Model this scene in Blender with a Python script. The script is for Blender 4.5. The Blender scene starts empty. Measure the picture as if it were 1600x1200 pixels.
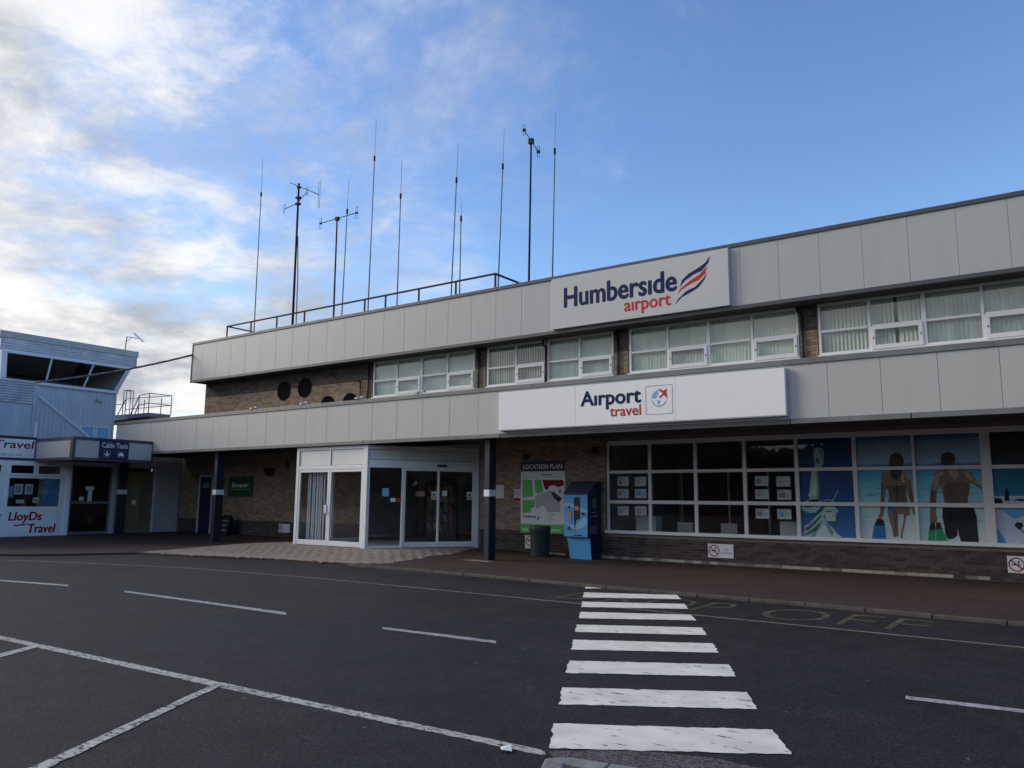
import bpy, bmesh, math, random
from mathutils import Vector, Matrix
random.seed(7)
S = bpy.context.scene
COL = S.collection

# ------------------------------------------------------------------ camera, sky, sun, exposure
cam_d = bpy.data.cameras.new('camera')
cam = bpy.data.objects.new('camera', cam_d); COL.objects.link(cam)
cam_d.sensor_width = 36.0; cam_d.lens = 27.615; cam_d.clip_end = 3000; cam_d.clip_start = 0.05
_r = Vector((0.81497, 0.579444, 0.0082974)); _u = Vector((0.07719, -0.122734, 0.989433)); _f = Vector((-0.574339, 0.805718, 0.144752))
cam.matrix_world = Matrix(((_r.x, _u.x, -_f.x, 0), (_r.y, _u.y, -_f.y, 0), (_r.z, _u.z, -_f.z, 1.6), (0, 0, 0, 1)))
S.camera = cam

SUN_AZ = -112.0      # degrees from +Y towards +X : low sun behind the cloud bank at the left
SUN_EL = 24.0
w = bpy.data.worlds.new('World'); S.world = w; w.use_nodes = True
nt = w.node_tree; nt.nodes.clear()
def N(t, **k):
    n = nt.nodes.new(t)
    for a, b in k.items(): setattr(n, a, b)
    return n
def L(a, b): nt.links.new(a, b)
def M_(op, a, b=None, c=None):
    n = N('ShaderNodeMath', operation=op)
    for i, v in enumerate((a, b, c)):
        if v is None: continue
        if hasattr(v, 'is_linked'): L(v, n.inputs[i])
        else: n.inputs[i].default_value = v
    return n.outputs[0]
sky = N('ShaderNodeTexSky', sky_type='NISHITA')
sky.sun_disc = False
sky.sun_elevation = math.radians(SUN_EL); sky.sun_rotation = math.radians(SUN_AZ)
sky.altitude = 0; sky.air_density = 1.0; sky.dust_density = 0.1; sky.ozone_density = 2.2
tc = N('ShaderNodeTexCoord')
sp = N('ShaderNodeSeparateXYZ'); L(tc.outputs['Generated'], sp.inputs[0])
zc = M_('ADD', M_('MAXIMUM', sp.outputs['Z'], 0.0), 0.16)
cb = N('ShaderNodeCombineXYZ'); L(M_('DIVIDE', sp.outputs['X'], zc), cb.inputs[0]); L(M_('DIVIDE', sp.outputs['Y'], zc), cb.inputs[1])
cb.inputs[2].default_value = 3.7
def noise(vec, scale, detail, rough, dist=0.0, off=(0, 0, 0)):
    mp = N('ShaderNodeMapping'); L(vec, mp.inputs[0]); mp.inputs['Location'].default_value = off
    n = N('ShaderNodeTexNoise'); L(mp.outputs[0], n.inputs['Vector'])
    n.inputs['Scale'].default_value = scale; n.inputs['Detail'].default_value = detail
    n.inputs['Roughness'].default_value = rough; n.inputs['Distortion'].default_value = dist
    return n.outputs['Fac']
n1 = noise(cb.outputs[0], 0.85, 14, 0.62, 0.12, (4.3, 1.2, 0))
n2 = noise(cb.outputs[0], 3.6, 12, 0.66, 0.2, (0.4, 7.7, 2))
n3 = noise(cb.outputs[0], 1.6, 10, 0.62, 0.1, (9.1, 3.3, 5))
# the cloud bank reaches from the sun's side round behind the camera as neutral fill
sd = Vector((math.sin(math.radians(-122)), math.cos(math.radians(-122)), 0))
side = M_('ADD', M_('MULTIPLY', sp.outputs['X'], sd.x), M_('MULTIPLY', sp.outputs['Y'], sd.y))
dens = M_('ADD', M_('ADD', M_('MULTIPLY', n1, 0.55), M_('MULTIPLY', n2, 0.45)), M_('MULTIPLY', M_('SUBTRACT', side, 0.26), 0.50))
mr = N('ShaderNodeMapRange', interpolation_type='SMOOTHSTEP'); L(dens, mr.inputs[0])
mr.inputs[1].default_value = 0.45; mr.inputs[2].default_value = 0.67
mr.inputs[3].default_value = 0.0; mr.inputs[4].default_value = 0.96
hz = N('ShaderNodeMapRange', interpolation_type='SMOOTHSTEP'); L(sp.outputs['Z'], hz.inputs[0])
hz.inputs[1].default_value = 0.02; hz.inputs[2].default_value = 0.30; hz.inputs[3].default_value = 0.30; hz.inputs[4].default_value = 0.0
# a thin high veil of wisps, densest next to the bank
n4 = noise(cb.outputs[0], 1.7, 12, 0.66, 0.25, (2.2, 5.1, 8))
veil = N('ShaderNodeMapRange', interpolation_type='SMOOTHSTEP'); L(M_('ADD', n4, M_('MULTIPLY', M_('SUBTRACT', side, -0.02), 0.28)), veil.inputs[0])
veil.inputs[1].default_value = 0.47; veil.inputs[2].default_value = 0.80; veil.inputs[3].default_value = 0.0; veil.inputs[4].default_value = 0.62
dfac = M_('MINIMUM', M_('MAXIMUM', M_('ADD', mr.outputs[0], hz.outputs[0]), veil.outputs[0]), 1.0)
shade = N('ShaderNodeMapRange', interpolation_type='SMOOTHSTEP'); L(M_('ADD', M_('MULTIPLY', n3, 0.7), M_('MULTIPLY', n2, 0.3)), shade.inputs[0])
shade.inputs[1].default_value = 0.41; shade.inputs[2].default_value = 0.62
cmix = N('ShaderNodeMix', data_type='RGBA'); L(shade.outputs[0], cmix.inputs[0])
cmix.inputs[6].default_value = (0.46, 0.49, 0.54, 1); cmix.inputs[7].default_value = (0.99, 0.985, 0.975, 1)
bg1 = N('ShaderNodeBackground'); bg1.inputs[1].default_value = 0.10
hs = N('ShaderNodeHueSaturation'); hs.inputs['Saturation'].default_value = 1.13; hs.inputs['Hue'].default_value = 0.508; L(sky.outputs[0], hs.inputs['Color'])
L(hs.outputs[0], bg1.inputs[0])
bg2 = N('ShaderNodeBackground'); bg2.inputs[1].default_value = 0.46; L(cmix.outputs[2], bg2.inputs[0])
ms = N('ShaderNodeMixShader'); L(dfac, ms.inputs[0]); L(bg1.outputs[0], ms.inputs[1]); L(bg2.outputs[0], ms.inputs[2])
ow = N('ShaderNodeOutputWorld'); L(ms.outputs[0], ow.inputs[0])

sun_d = bpy.data.lights.new('sun', 'SUN'); sun = bpy.data.objects.new('sun', sun_d); COL.objects.link(sun)
sun_d.energy = 1.15; sun_d.angle = math.radians(28); sun_d.color = (1.0, 0.89, 0.75)
_az, _el = math.radians(SUN_AZ), math.radians(SUN_EL)
_sv = Vector((math.sin(_az)*math.cos(_el), math.cos(_az)*math.cos(_el), math.sin(_el)))
sun.rotation_euler = _sv.to_track_quat('Z', 'Y').to_euler()
S.view_settings.view_transform = 'Standard'; S.view_settings.look = 'None'
S.view_settings.exposure = 1.15; S.view_settings.gamma = 1.0; S.view_settings.use_curve_mapping = False

# ------------------------------------------------------------------ materials
def mat(name, rgb, rough=0.6, spec=0.5, metal=0.0, var=0.0, vscale=2.0, bump=0.0, bscale=40.0, rgb2=None, island=False, stretch=None):
    m = bpy.data.materials.new(name); m.use_nodes = True
    t = m.node_tree; b = t.nodes['Principled BSDF']
    b.inputs['Base Color'].default_value = (*rgb, 1); b.inputs['Roughness'].default_value = rough
    b.inputs['Specular IOR Level'].default_value = spec; b.inputs['Metallic'].default_value = metal
    geo = t.nodes.new('ShaderNodeNewGeometry')
    pos = geo.outputs['Position']
    if stretch:
        mp = t.nodes.new('ShaderNodeMapping'); mp.inputs['Scale'].default_value = stretch
        t.links.new(pos, mp.inputs[0]); pos = mp.outputs[0]
    if var > 0 or rgb2 or island:
        nz = t.nodes.new('ShaderNodeTexNoise'); nz.inputs['Scale'].default_value = vscale; nz.inputs['Detail'].default_value = 7; nz.inputs['Roughness'].default_value = 0.62
        t.links.new(pos, nz.inputs['Vector'])
        r = t.nodes.new('ShaderNodeValToRGB')
        c2 = rgb2 if rgb2 else tuple(min(1, c*(1+var)) for c in rgb)
        c1 = rgb if rgb2 else tuple(c*(1-var) for c in rgb)
        r.color_ramp.elements[0].position = 0.3; r.color_ramp.elements[0].color = (*c1, 1)
        r.color_ramp.elements[1].position = 0.7; r.color_ramp.elements[1].color = (*c2, 1)
        fac = nz.outputs['Fac']
        if island:
            oi = t.nodes.new('ShaderNodeObjectInfo')
            a = t.nodes.new('ShaderNodeMath'); a.operation = 'ADD'; t.links.new(geo.outputs['Random Per Island'], a.inputs[0]); t.links.new(oi.outputs['Random'], a.inputs[1])
            fr = t.nodes.new('ShaderNodeMath'); fr.operation = 'FRACT'; t.links.new(a.outputs[0], fr.inputs[0])
            mx = t.nodes.new('ShaderNodeMath'); mx.operation = 'MULTIPLY_ADD'; t.links.new(fr.outputs[0], mx.inputs[0]); mx.inputs[1].default_value = 0.6
            hf = t.nodes.new('ShaderNodeMath'); hf.operation = 'MULTIPLY'; t.links.new(nz.outputs['Fac'], hf.inputs[0]); hf.inputs[1].default_value = 0.4
            t.links.new(hf.outputs[0], mx.inputs[2]); fac = mx.outputs[0]
        t.links.new(fac, r.inputs[0]); t.links.new(r.outputs[0], b.inputs['Base Color'])
    if bump > 0:
        nb = t.nodes.new('ShaderNodeTexNoise'); nb.inputs['Scale'].default_value = bscale; nb.inputs['Detail'].default_value = 5
        t.links.new(geo.outputs['Position'], nb.inputs['Vector'])
        bp = t.nodes.new('ShaderNodeBump'); bp.inputs['Strength'].default_value = bump; bp.inputs['Distance'].default_value = 0.02
        t.links.new(nb.outputs['Fac'], bp.inputs['Height']); t.links.new(bp.outputs[0], b.inputs['Normal'])
    return m

def glass_mat(name, tint, ior=1.5, gain=1.0):
    m = bpy.data.materials.new(name); m.use_nodes = True; t = m.node_tree; t.nodes.clear()
    o = t.nodes.new('ShaderNodeOutputMaterial'); mx = t.nodes.new('ShaderNodeMixShader')
    tr = t.nodes.new('ShaderNodeBsdfTransparent'); tr.inputs[0].default_value = (*tint, 1)
    gl = t.nodes.new('ShaderNodeBsdfGlossy'); gl.inputs['Roughness'].default_value = 0.015
    geo = t.nodes.new('ShaderNodeNewGeometry')
    nz = t.nodes.new('ShaderNodeTexNoise'); nz.inputs['Scale'].default_value = 1.3; t.links.new(geo.outputs['Position'], nz.inputs['Vector'])
    bp = t.nodes.new('ShaderNodeBump'); bp.inputs['Strength'].default_value = 0.05; bp.inputs['Distance'].default_value = 0.02
    t.links.new(nz.outputs['Fac'], bp.inputs['Height']); t.links.new(bp.outputs[0], gl.inputs['Normal'])
    fr = t.nodes.new('ShaderNodeFresnel'); fr.inputs[0].default_value = ior
    k = t.nodes.new('ShaderNodeMath'); k.operation = 'MULTIPLY'; k.use_clamp = True; k.inputs[1].default_value = gain
    bf = t.nodes.new('ShaderNodeMath'); bf.operation = 'SUBTRACT'; bf.inputs[0].default_value = 1.0; t.links.new(geo.outputs['Backfacing'], bf.inputs[1])
    k2 = t.nodes.new('ShaderNodeMath'); k2.operation = 'MULTIPLY'; t.links.new(fr.outputs[0], k.inputs[0]); t.links.new(k.outputs[0], k2.inputs[0]); t.links.new(bf.outputs[0], k2.inputs[1]); t.links.new(k2.outputs[0], mx.inputs[0])
    t.links.new(tr.outputs[0], mx.inputs[1]); t.links.new(gl.outputs[0], mx.inputs[2]); t.links.new(mx.outputs[0], o.inputs[0])
    return m

def asphalt_mat(name, c1, c2, rough=0.70, spec=0.26):
    m = bpy.data.materials.new(name); m.use_nodes = True; t = m.node_tree; b = t.nodes['Principled BSDF']
    geo = t.nodes.new('ShaderNodeNewGeometry')
    def nz(s, d, r=0.6):
        n = t.nodes.new('ShaderNodeTexNoise'); n.inputs['Scale'].default_value = s; n.inputs['Detail'].default_value = d; n.inputs['Roughness'].default_value = r
        t.links.new(geo.outputs['Position'], n.inputs['Vector']); return n.outputs['Fac']
    big, mid, fine = nz(0.42, 8, 0.66), nz(2.6, 8, 0.7), nz(95, 3, 0.7)
    r = t.nodes.new('ShaderNodeValToRGB'); r.color_ramp.elements[0].position = 0.38; r.color_ramp.elements[0].color = (*c1, 1)
    r.color_ramp.elements[1].position = 0.62; r.color_ramp.elements[1].color = (*c2, 1)
    a = t.nodes.new('ShaderNodeMath'); a.operation = 'MULTIPLY_ADD'; t.links.new(big, a.inputs[0]); a.inputs[1].default_value = 0.6
    h = t.nodes.new('ShaderNodeMath'); h.operation = 'MULTIPLY'; t.links.new(mid, h.inputs[0]); h.inputs[1].default_value = 0.4; t.links.new(h.outputs[0], a.inputs[2])
    t.links.new(a.outputs[0], r.inputs[0])
    # aggregate specks
    vo = t.nodes.new('ShaderNodeTexVoronoi'); vo.inputs['Scale'].default_value = 85; t.links.new(geo.outputs['Position'], vo.inputs['Vector'])
    sr = t.nodes.new('ShaderNodeValToRGB'); sr.color_ramp.elements[0].position = 0.25; sr.color_ramp.elements[0].color = (0.5, 0.5, 0.5, 1); sr.color_ramp.elements[1].position = 1.0; sr.color_ramp.elements[1].color = (2.3, 2.25, 2.2, 1)
    sc = t.nodes.new('ShaderNodeSeparateColor'); t.links.new(vo.outputs['Color'], sc.inputs[0]); t.links.new(sc.outputs[0], sr.inputs[0])
    mu = t.nodes.new('ShaderNodeMix'); mu.data_type = 'RGBA'; mu.blend_type = 'MULTIPLY'; mu.inputs[0].default_value = 1.0
    t.links.new(r.outputs[0], mu.inputs[6]); t.links.new(sr.outputs[0], mu.inputs[7]); t.links.new(mu.outputs[2], b.inputs['Base Color'])
    rr = t.nodes.new('ShaderNodeMapRange'); t.links.new(big, rr.inputs[0]); rr.inputs[1].default_value = 0.3; rr.inputs[2].default_value = 0.7; rr.inputs[3].default_value = rough-0.12; rr.inputs[4].default_value = rough+0.08
    t.links.new(rr.outputs[0], b.inputs['Roughness']); b.inputs['Specular IOR Level'].default_value = spec
    bp = t.nodes.new('ShaderNodeBump'); bp.inputs['Strength'].default_value = 0.8; bp.inputs['Distance'].default_value = 0.008
    t.links.new(fine, bp.inputs['Height']); t.links.new(bp.outputs[0], b.inputs['Normal'])
    return m

def worn_paint(name, rgb, under, amount=0.45, scale=(5, 14, 5), soft=0.06):
    m = mat(name, rgb, 0.7, 0.3); t = m.node_tree; b = t.nodes['Principled BSDF']
    geo = t.nodes.new('ShaderNodeNewGeometry')
    mp = t.nodes.new('ShaderNodeMapping'); mp.inputs['Rotation'].default_value = (0, 0, math.radians(-30)); mp.inputs['Scale'].default_value = scale
    t.links.new(geo.outputs['Position'], mp.inputs[0])
    n = t.nodes.new('ShaderNodeTexNoise'); n.inputs['Scale'].default_value = 1.0; n.inputs['Detail'].default_value = 9; n.inputs['Roughness'].default_value = 0.68
    t.links.new(mp.outputs[0], n.inputs['Vector'])
    r = t.nodes.new('ShaderNodeValToRGB'); r.color_ramp.elements[0].position = amount-soft; r.color_ramp.elements[0].color = (0, 0, 0, 1)
    r.color_ramp.elements[1].position = amount+soft; r.color_ramp.elements[1].color = (1, 1, 1, 1)
    t.links.new(n.outputs['Fac'], r.inputs[0])
    n2 = t.nodes.new('ShaderNodeTexNoise'); n2.inputs['Scale'].default_value = 3.0; n2.inputs['Detail'].default_value = 8; t.links.new(geo.outputs['Position'], n2.inputs['Vector'])
    c = t.nodes.new('ShaderNodeValToRGB'); c.color_ramp.elements[0].position = 0.3; c.color_ramp.elements[0].color = (*(x*0.78 for x in rgb), 1); c.color_ramp.elements[1].position = 0.65; c.color_ramp.elements[1].color = (*rgb, 1)
    t.links.new(n2.outputs['Fac'], c.inputs[0])
    mx = t.nodes.new('ShaderNodeMix'); mx.data_type = 'RGBA'; t.links.new(r.outputs[0], mx.inputs[0]); mx.inputs[6].default_value = (*under, 1)
    t.links.new(c.outputs[0], mx.inputs[7]); t.links.new(mx.outputs[2], b.inputs['Base Color'])
    return m

def grad_mat(name, stops, z0, z1, rough=0.5):
    """poster print in horizontal bands, tops darkened for shade and reflection: a ramp over world height"""
    m = mat(name, (0.5, 0.5, 0.5), rough, 0.3); t = m.node_tree; b = t.nodes['Principled BSDF']
    geo = t.nodes.new('ShaderNodeNewGeometry'); s = t.nodes.new('ShaderNodeSeparateXYZ'); t.links.new(geo.outputs['Position'], s.inputs[0])
    n = t.nodes.new('ShaderNodeTexNoise'); n.inputs['Scale'].default_value = 4; n.inputs['Detail'].default_value = 6; t.links.new(geo.outputs['Position'], n.inputs['Vector'])
    a = t.nodes.new('ShaderNodeMath'); a.operation = 'MULTIPLY_ADD'; t.links.new(n.outputs['Fac'], a.inputs[0]); a.inputs[1].default_value = 0.16; t.links.new(s.outputs['Z'], a.inputs[2])
    r = t.nodes.new('ShaderNodeMapRange'); t.links.new(a.outputs[0], r.inputs[0]); r.inputs[1].default_value = z0+0.08; r.inputs[2].default_value = z1+0.08
    c = t.nodes.new('ShaderNodeValToRGB')
    while len(c.color_ramp.elements) < len(stops): c.color_ramp.elements.new(0.5)
    for e, (p_, q) in zip(c.color_ramp.elements, stops): e.position = p_; e.color = (*q, 1)
    t.links.new(r.outputs[0], c.inputs[0]); t.links.new(c.outputs[0], b.inputs['Base Color'])
    return m

MT = dict(
 road=asphalt_mat('asphalt', (0.0095, 0.0082, 0.0088), (0.027, 0.0235, 0.0245)),
 redroad=asphalt_mat('reddish_asphalt', (0.070, 0.058, 0.064), (0.088, 0.075, 0.083)),
 foot=asphalt_mat('footway_tarmac', (0.041, 0.026, 0.0225), (0.055, 0.036, 0.031), 0.8, 0.25),
 island=asphalt_mat('island_tarmac', (0.045, 0.044, 0.046), (0.06, 0.058, 0.06)),
 kerb=mat('kerb_concrete', (0.085, 0.072, 0.065), 0.8, 0.3, var=0.3, vscale=5, bump=0.3, bscale=60),
 kerb_light=mat('kerb_concrete_light', (0.22, 0.22, 0.215), 0.8, 0.3, var=0.3, vscale=9, bump=0.3, bscale=60),
 paver=mat('paver_concrete', (0.265, 0.22, 0.185), 0.8, 0.3, vscale=8, island=True, rgb2=(0.325, 0.278, 0.238), bump=0.2, bscale=90),
 zebra=worn_paint('zebra_paint', (0.80, 0.765, 0.67), (0.030, 0.027, 0.028), 0.37, (6, 15, 5), 0.035),
 line=worn_paint('line_paint', (0.52, 0.49, 0.45), (0.034, 0.03, 0.031), 0.45, (16, 30, 5), 0.05),
 dash=worn_paint('dash_paint', (0.42, 0.42, 0.42), (0.042, 0.04, 0.044), 0.43, (22, 40, 5), 0.07),
 yellow=worn_paint('faded_yellow_paint', (0.15, 0.12, 0.065), (0.026, 0.023, 0.0235), 0.50, (6, 9, 5), 0.14),
 bayl=worn_paint('bay_line_paint', (0.22, 0.185, 0.13), (0.032, 0.029, 0.029), 0.42, (8, 20, 5), 0.1),
 mortar=mat('mortar', (0.19, 0.165, 0.14), 0.9, 0.2, var=0.15, vscale=6),
 brick=mat('buff_brick', (0.25, 0.175, 0.115), 0.85, 0.25, vscale=14, island=True, rgb2=(0.37, 0.275, 0.19), bump=0.25, bscale=70),
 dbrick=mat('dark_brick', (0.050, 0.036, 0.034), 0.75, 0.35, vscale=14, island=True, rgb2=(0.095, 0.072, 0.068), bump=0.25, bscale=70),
 pbrick=mat('pale_brick', (0.17, 0.145, 0.125), 0.85, 0.25, vscale=14, island=True, rgb2=(0.46, 0.42, 0.37), bump=0.25, bscale=70),
 wbrick=mat('white_painted_brick', (0.42, 0.42, 0.43), 0.6, 0.3, vscale=10, island=True, rgb2=(0.52, 0.52, 0.53)),
 panel=mat('grey_fascia_panel', (0.46, 0.465, 0.45), 0.42, 0.4, var=0.035, vscale=1.6, stretch=(2.2, 1, 0.22)),
 panel_up=mat('grey_fascia_panel_upper', (0.425, 0.435, 0.435), 0.42, 0.4, var=0.035, vscale=1.6, stretch=(2.2, 1, 0.22)),
 flash=mat('grey_flashing', (0.16, 0.165, 0.165), 0.45, 0.5, var=0.18, vscale=2.0),
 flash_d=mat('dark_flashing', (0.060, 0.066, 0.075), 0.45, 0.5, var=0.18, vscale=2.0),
 backing=mat('dark_backing', (0.05, 0.05, 0.05), 0.8, 0.2),
 soffit=mat('soffit_board', (0.085, 0.075, 0.068), 0.8, 0.2, var=0.15, vscale=3),
 roof=mat('roof_felt', (0.10, 0.10, 0.105), 0.9, 0.2, var=0.2),
 upvc=mat('white_upvc', (0.78, 0.79, 0.79), 0.35, 0.5, var=0.04, vscale=1.5),
 upvc_d=mat('grey_white_upvc', (0.70, 0.685, 0.68), 0.4, 0.5, var=0.06, vscale=1.5),
 sheet=mat('white_infill_panel', (0.70, 0.72, 0.70), 0.45, 0.4, var=0.05, vscale=1.2),
 glass=glass_mat('window_glass', (0.92, 0.95, 0.93), 1.52, 2.2),
 glass_d=glass_mat('shop_glass', (0.93, 0.95, 0.95), 1.5, 1.5),
 blind=mat('blind_fabric', (0.78, 0.82, 0.76), 0.8, 0.2, var=0.06, vscale=6),
 room=mat('room_plaster', (0.44, 0.41, 0.385), 0.9, 0.2, var=0.1),
 dark=mat('dark_interior', (0.05, 0.045, 0.045), 0.9, 0.2),
 navy_col=mat('navy_steel', (0.022, 0.027, 0.040), 0.4, 0.5, var=0.2, vscale=6),
 sign_grey=mat('light_grey_sign_face', (0.54, 0.545, 0.555), 0.35, 0.4, var=0.02),
 sign_white=mat('white_sign_face', (0.86, 0.86, 0.87), 0.3, 0.4, var=0.02),
 sign_edge=mat('sign_edge_metal', (0.50, 0.51, 0.53), 0.4, 0.5),
 navy=mat('navy_print', (0.014, 0.026, 0.085), 0.6, 0.12),
 navy2=mat('navy_sign_face', (0.012, 0.015, 0.060), 0.4, 0.4),
 red=mat('red_print', (0.50, 0.045, 0.032), 0.6, 0.12),
 dred=mat('dark_red_print', (0.28, 0.010, 0.022), 0.6, 0.12),
 skyb=mat('pale_blue_print', (0.22, 0.42, 0.68), 0.45, 0.4),
 gline=mat('grey_print', (0.25, 0.29, 0.34), 0.45, 0.4),
 white=mat('white_print', (0.78, 0.79, 0.80), 0.5, 0.4),
 paper=mat('white_paper', (0.70, 0.72, 0.72), 0.7, 0.3, var=0.06, vscale=20),
 inkgrey=mat('grey_ink', (0.30, 0.32, 0.33), 0.7, 0.3),
 black=mat('black_plastic', (0.015, 0.015, 0.017), 0.5, 0.4),
 green=mat('green_print', (0.13, 0.52, 0.10), 0.45, 0.4),
 green_d=mat('dark_green_sign_face', (0.004, 0.085, 0.040), 0.45, 0.4),
 maproad=mat('map_grey_print', (0.46, 0.47, 0.49), 0.5, 0.4),
 blue=mat('machine_blue', (0.09, 0.33, 0.66), 0.4, 0.5, var=0.06, vscale=3),
 blue_l=mat('machine_pale_blue', (0.26, 0.50, 0.76), 0.4, 0.5),
 mnavy=mat('machine_navy', (0.012, 0.018, 0.055), 0.45, 0.4),
 mhood=mat('machine_hood', (0.055, 0.075, 0.115), 0.5, 0.4, var=0.2, vscale=5),
 amber=mat('amber_print', (0.62, 0.28, 0.08), 0.5, 0.4),
 bin=mat('bin_plastic', (0.035, 0.042, 0.044), 0.55, 0.4, var=0.15, vscale=5),
 clad=mat('blue_metal_cladding', (0.50, 0.555, 0.63), 0.5, 0.4, var=0.12, vscale=1.6, stretch=(1, 1, 0.3)),
 clad_rib=mat('ribbed_blue_cladding', (0.47, 0.51, 0.565), 0.5, 0.4, var=0.2, vscale=2.2),
 cap=mat('grey_metal_capping', (0.36, 0.38, 0.41), 0.5, 0.5, var=0.12),
 trim=mat('pale_blue_trim', (0.62, 0.68, 0.75), 0.5, 0.4),
 galv=mat('galvanised_steel', (0.22, 0.24, 0.27), 0.45, 0.5, metal=0.3, var=0.15, vscale=5),
 mast=mat('dark_mast_metal', (0.016, 0.017, 0.021), 0.7, 0.2),
 whip=mat('grey_fibreglass', (0.13, 0.14, 0.16), 0.5, 0.4),
 cable=mat('grey_cable', (0.11, 0.115, 0.125), 0.6, 0.3),
 tan=mat('tan_door_board', (0.20, 0.17, 0.10), 0.6, 0.3, var=0.2, vscale=3),
 statue=mat('pale_green_print', (0.40, 0.60, 0.54), 0.5, 0.3, rgb2=(0.54, 0.72, 0.66), vscale=9),
 statue_p=mat('paler_green_print', (0.66, 0.78, 0.75), 0.5, 0.3, var=0.12, vscale=9),
 statue_d=mat('dark_green_print', (0.04, 0.16, 0.16), 0.5, 0.3),
 skin=mat('tanned_print', (0.26, 0.165, 0.125), 0.5, 0.3, rgb2=(0.36, 0.235, 0.18), vscale=6),
 shine=mat('pale_tan_print', (0.46, 0.31, 0.25), 0.5, 0.3, rgb2=(0.66, 0.50, 0.42), vscale=9),
 skin_d=mat('deep_tan_print', (0.13, 0.08, 0.06), 0.5, 0.3, rgb2=(0.22, 0.14, 0.105), vscale=7),
 statue_s=mat('mid_green_print', (0.16, 0.34, 0.31), 0.5, 0.3, rgb2=(0.26, 0.44, 0.41), vscale=8),
 streak=mat('pale_wave_print', (0.42, 0.66, 0.76), 0.5, 0.3),
 streak_d=mat('deep_wave_print', (0.09, 0.36, 0.55), 0.5, 0.3),
 vent_black=mat('vent_black', (0.010, 0.010, 0.011), 0.95, 0.05),
 maroon=mat('maroon_board', (0.065, 0.018, 0.02), 0.7, 0.2, var=0.2, vscale=2),
 gum=mat('pale_gum', (0.20, 0.19, 0.18), 0.8, 0.2),
 tar=mat('tar_joint', (0.010, 0.010, 0.011), 0.7, 0.3),
 hair=mat('brown_print', (0.095, 0.068, 0.052), 0.5, 0.3, var=0.3, vscale=14),
 shorts=mat('black_print', (0.012, 0.014, 0.018), 0.5, 0.3, var=0.4, vscale=8),
 fin_g=mat('sea_green_print', (0.01, 0.36, 0.14), 0.5, 0.3, var=0.15, vscale=8),
 fin_b=mat('sea_blue_print', (0.03, 0.20, 0.55), 0.5, 0.3, var=0.2, vscale=8),
 foam=mat('foam_print', (0.62, 0.78, 0.83), 0.5, 0.3, rgb2=(0.80, 0.88, 0.90), vscale=9),
 snow=mat('snow_print', (0.60, 0.64, 0.80), 0.5, 0.3, rgb2=(0.84, 0.85, 0.90), vscale=5),
 leaf=mat('tree_foliage', (0.06, 0.07, 0.045), 0.8, 0.2, var=0.4, vscale=0.8),
)
MT['p_statue'] = grad_mat('night_blue_print', [(0, (0.051, 0.202, 0.484)), (0.45, (0.025, 0.101, 0.302)), (1, (0.012, 0.044, 0.151))], 0.7, 3.2)  # all three posters: dark top end paints in shade and reflection
MT['p_beach'] = grad_mat('beach_print', [(0, (0.880, 0.880, 0.880)), (0.30, (0.605, 0.880, 0.880)), (0.52, (0.242, 0.766, 0.880)), (0.655, (0.101, 0.443, 0.806)), (0.685, (0.091, 0.263, 0.484)), (0.71, (0.443, 0.645, 0.880)), (0.88, (0.322, 0.504, 0.725)), (0.93, (0.060, 0.202, 0.363)), (1, (0.040, 0.142, 0.263))], 0.7, 3.2)
MT['p_ski'] = grad_mat('winter_print', [(0, (0.121, 0.363, 0.880)), (0.33, (0.202, 0.484, 0.880)), (0.34, (0.040, 0.322, 0.524)), (0.66, (0.025, 0.161, 0.282)), (0.68, (0.040, 0.040, 0.051)), (1, (0.025, 0.025, 0.030))], 0.7, 3.2)

# ------------------------------------------------------------------ helpers
def tag(o, label=None, cat=None, group=None, kind=None):
    if label: o['label'] = label
    if cat: o['category'] = cat
    if group: o['group'] = group
    if kind: o['kind'] = kind
    return o
def wloc(o):
    v = Vector((0, 0, 0))
    while o is not None: v += Vector(o.location); o = o.parent
    return v
def empty(name, loc, label=None, cat=None, group=None, kind=None):
    o = bpy.data.objects.new(name, None); COL.objects.link(o); o.location = loc; o.empty_display_size = 0.2
    return tag(o, label, cat, group, kind)
def link_mesh(name, me, m, parent, origin, bevel=0, smooth=False):
    o = bpy.data.objects.new(name, me); COL.objects.link(o)
    if m is not None and not me.materials: me.materials.append(m)
    o.parent = parent
    o.location = Vector(origin) - (wloc(parent) if parent else Vector((0, 0, 0)))
    if smooth:
        for f in me.polygons: f.use_smooth = True
    if bevel > 0:
        b = o.modifiers.new('bevel', 'BEVEL'); b.width = bevel; b.segments = 2; b.limit_method = 'ANGLE'; b.angle_limit = math.radians(40)
    return o
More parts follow.
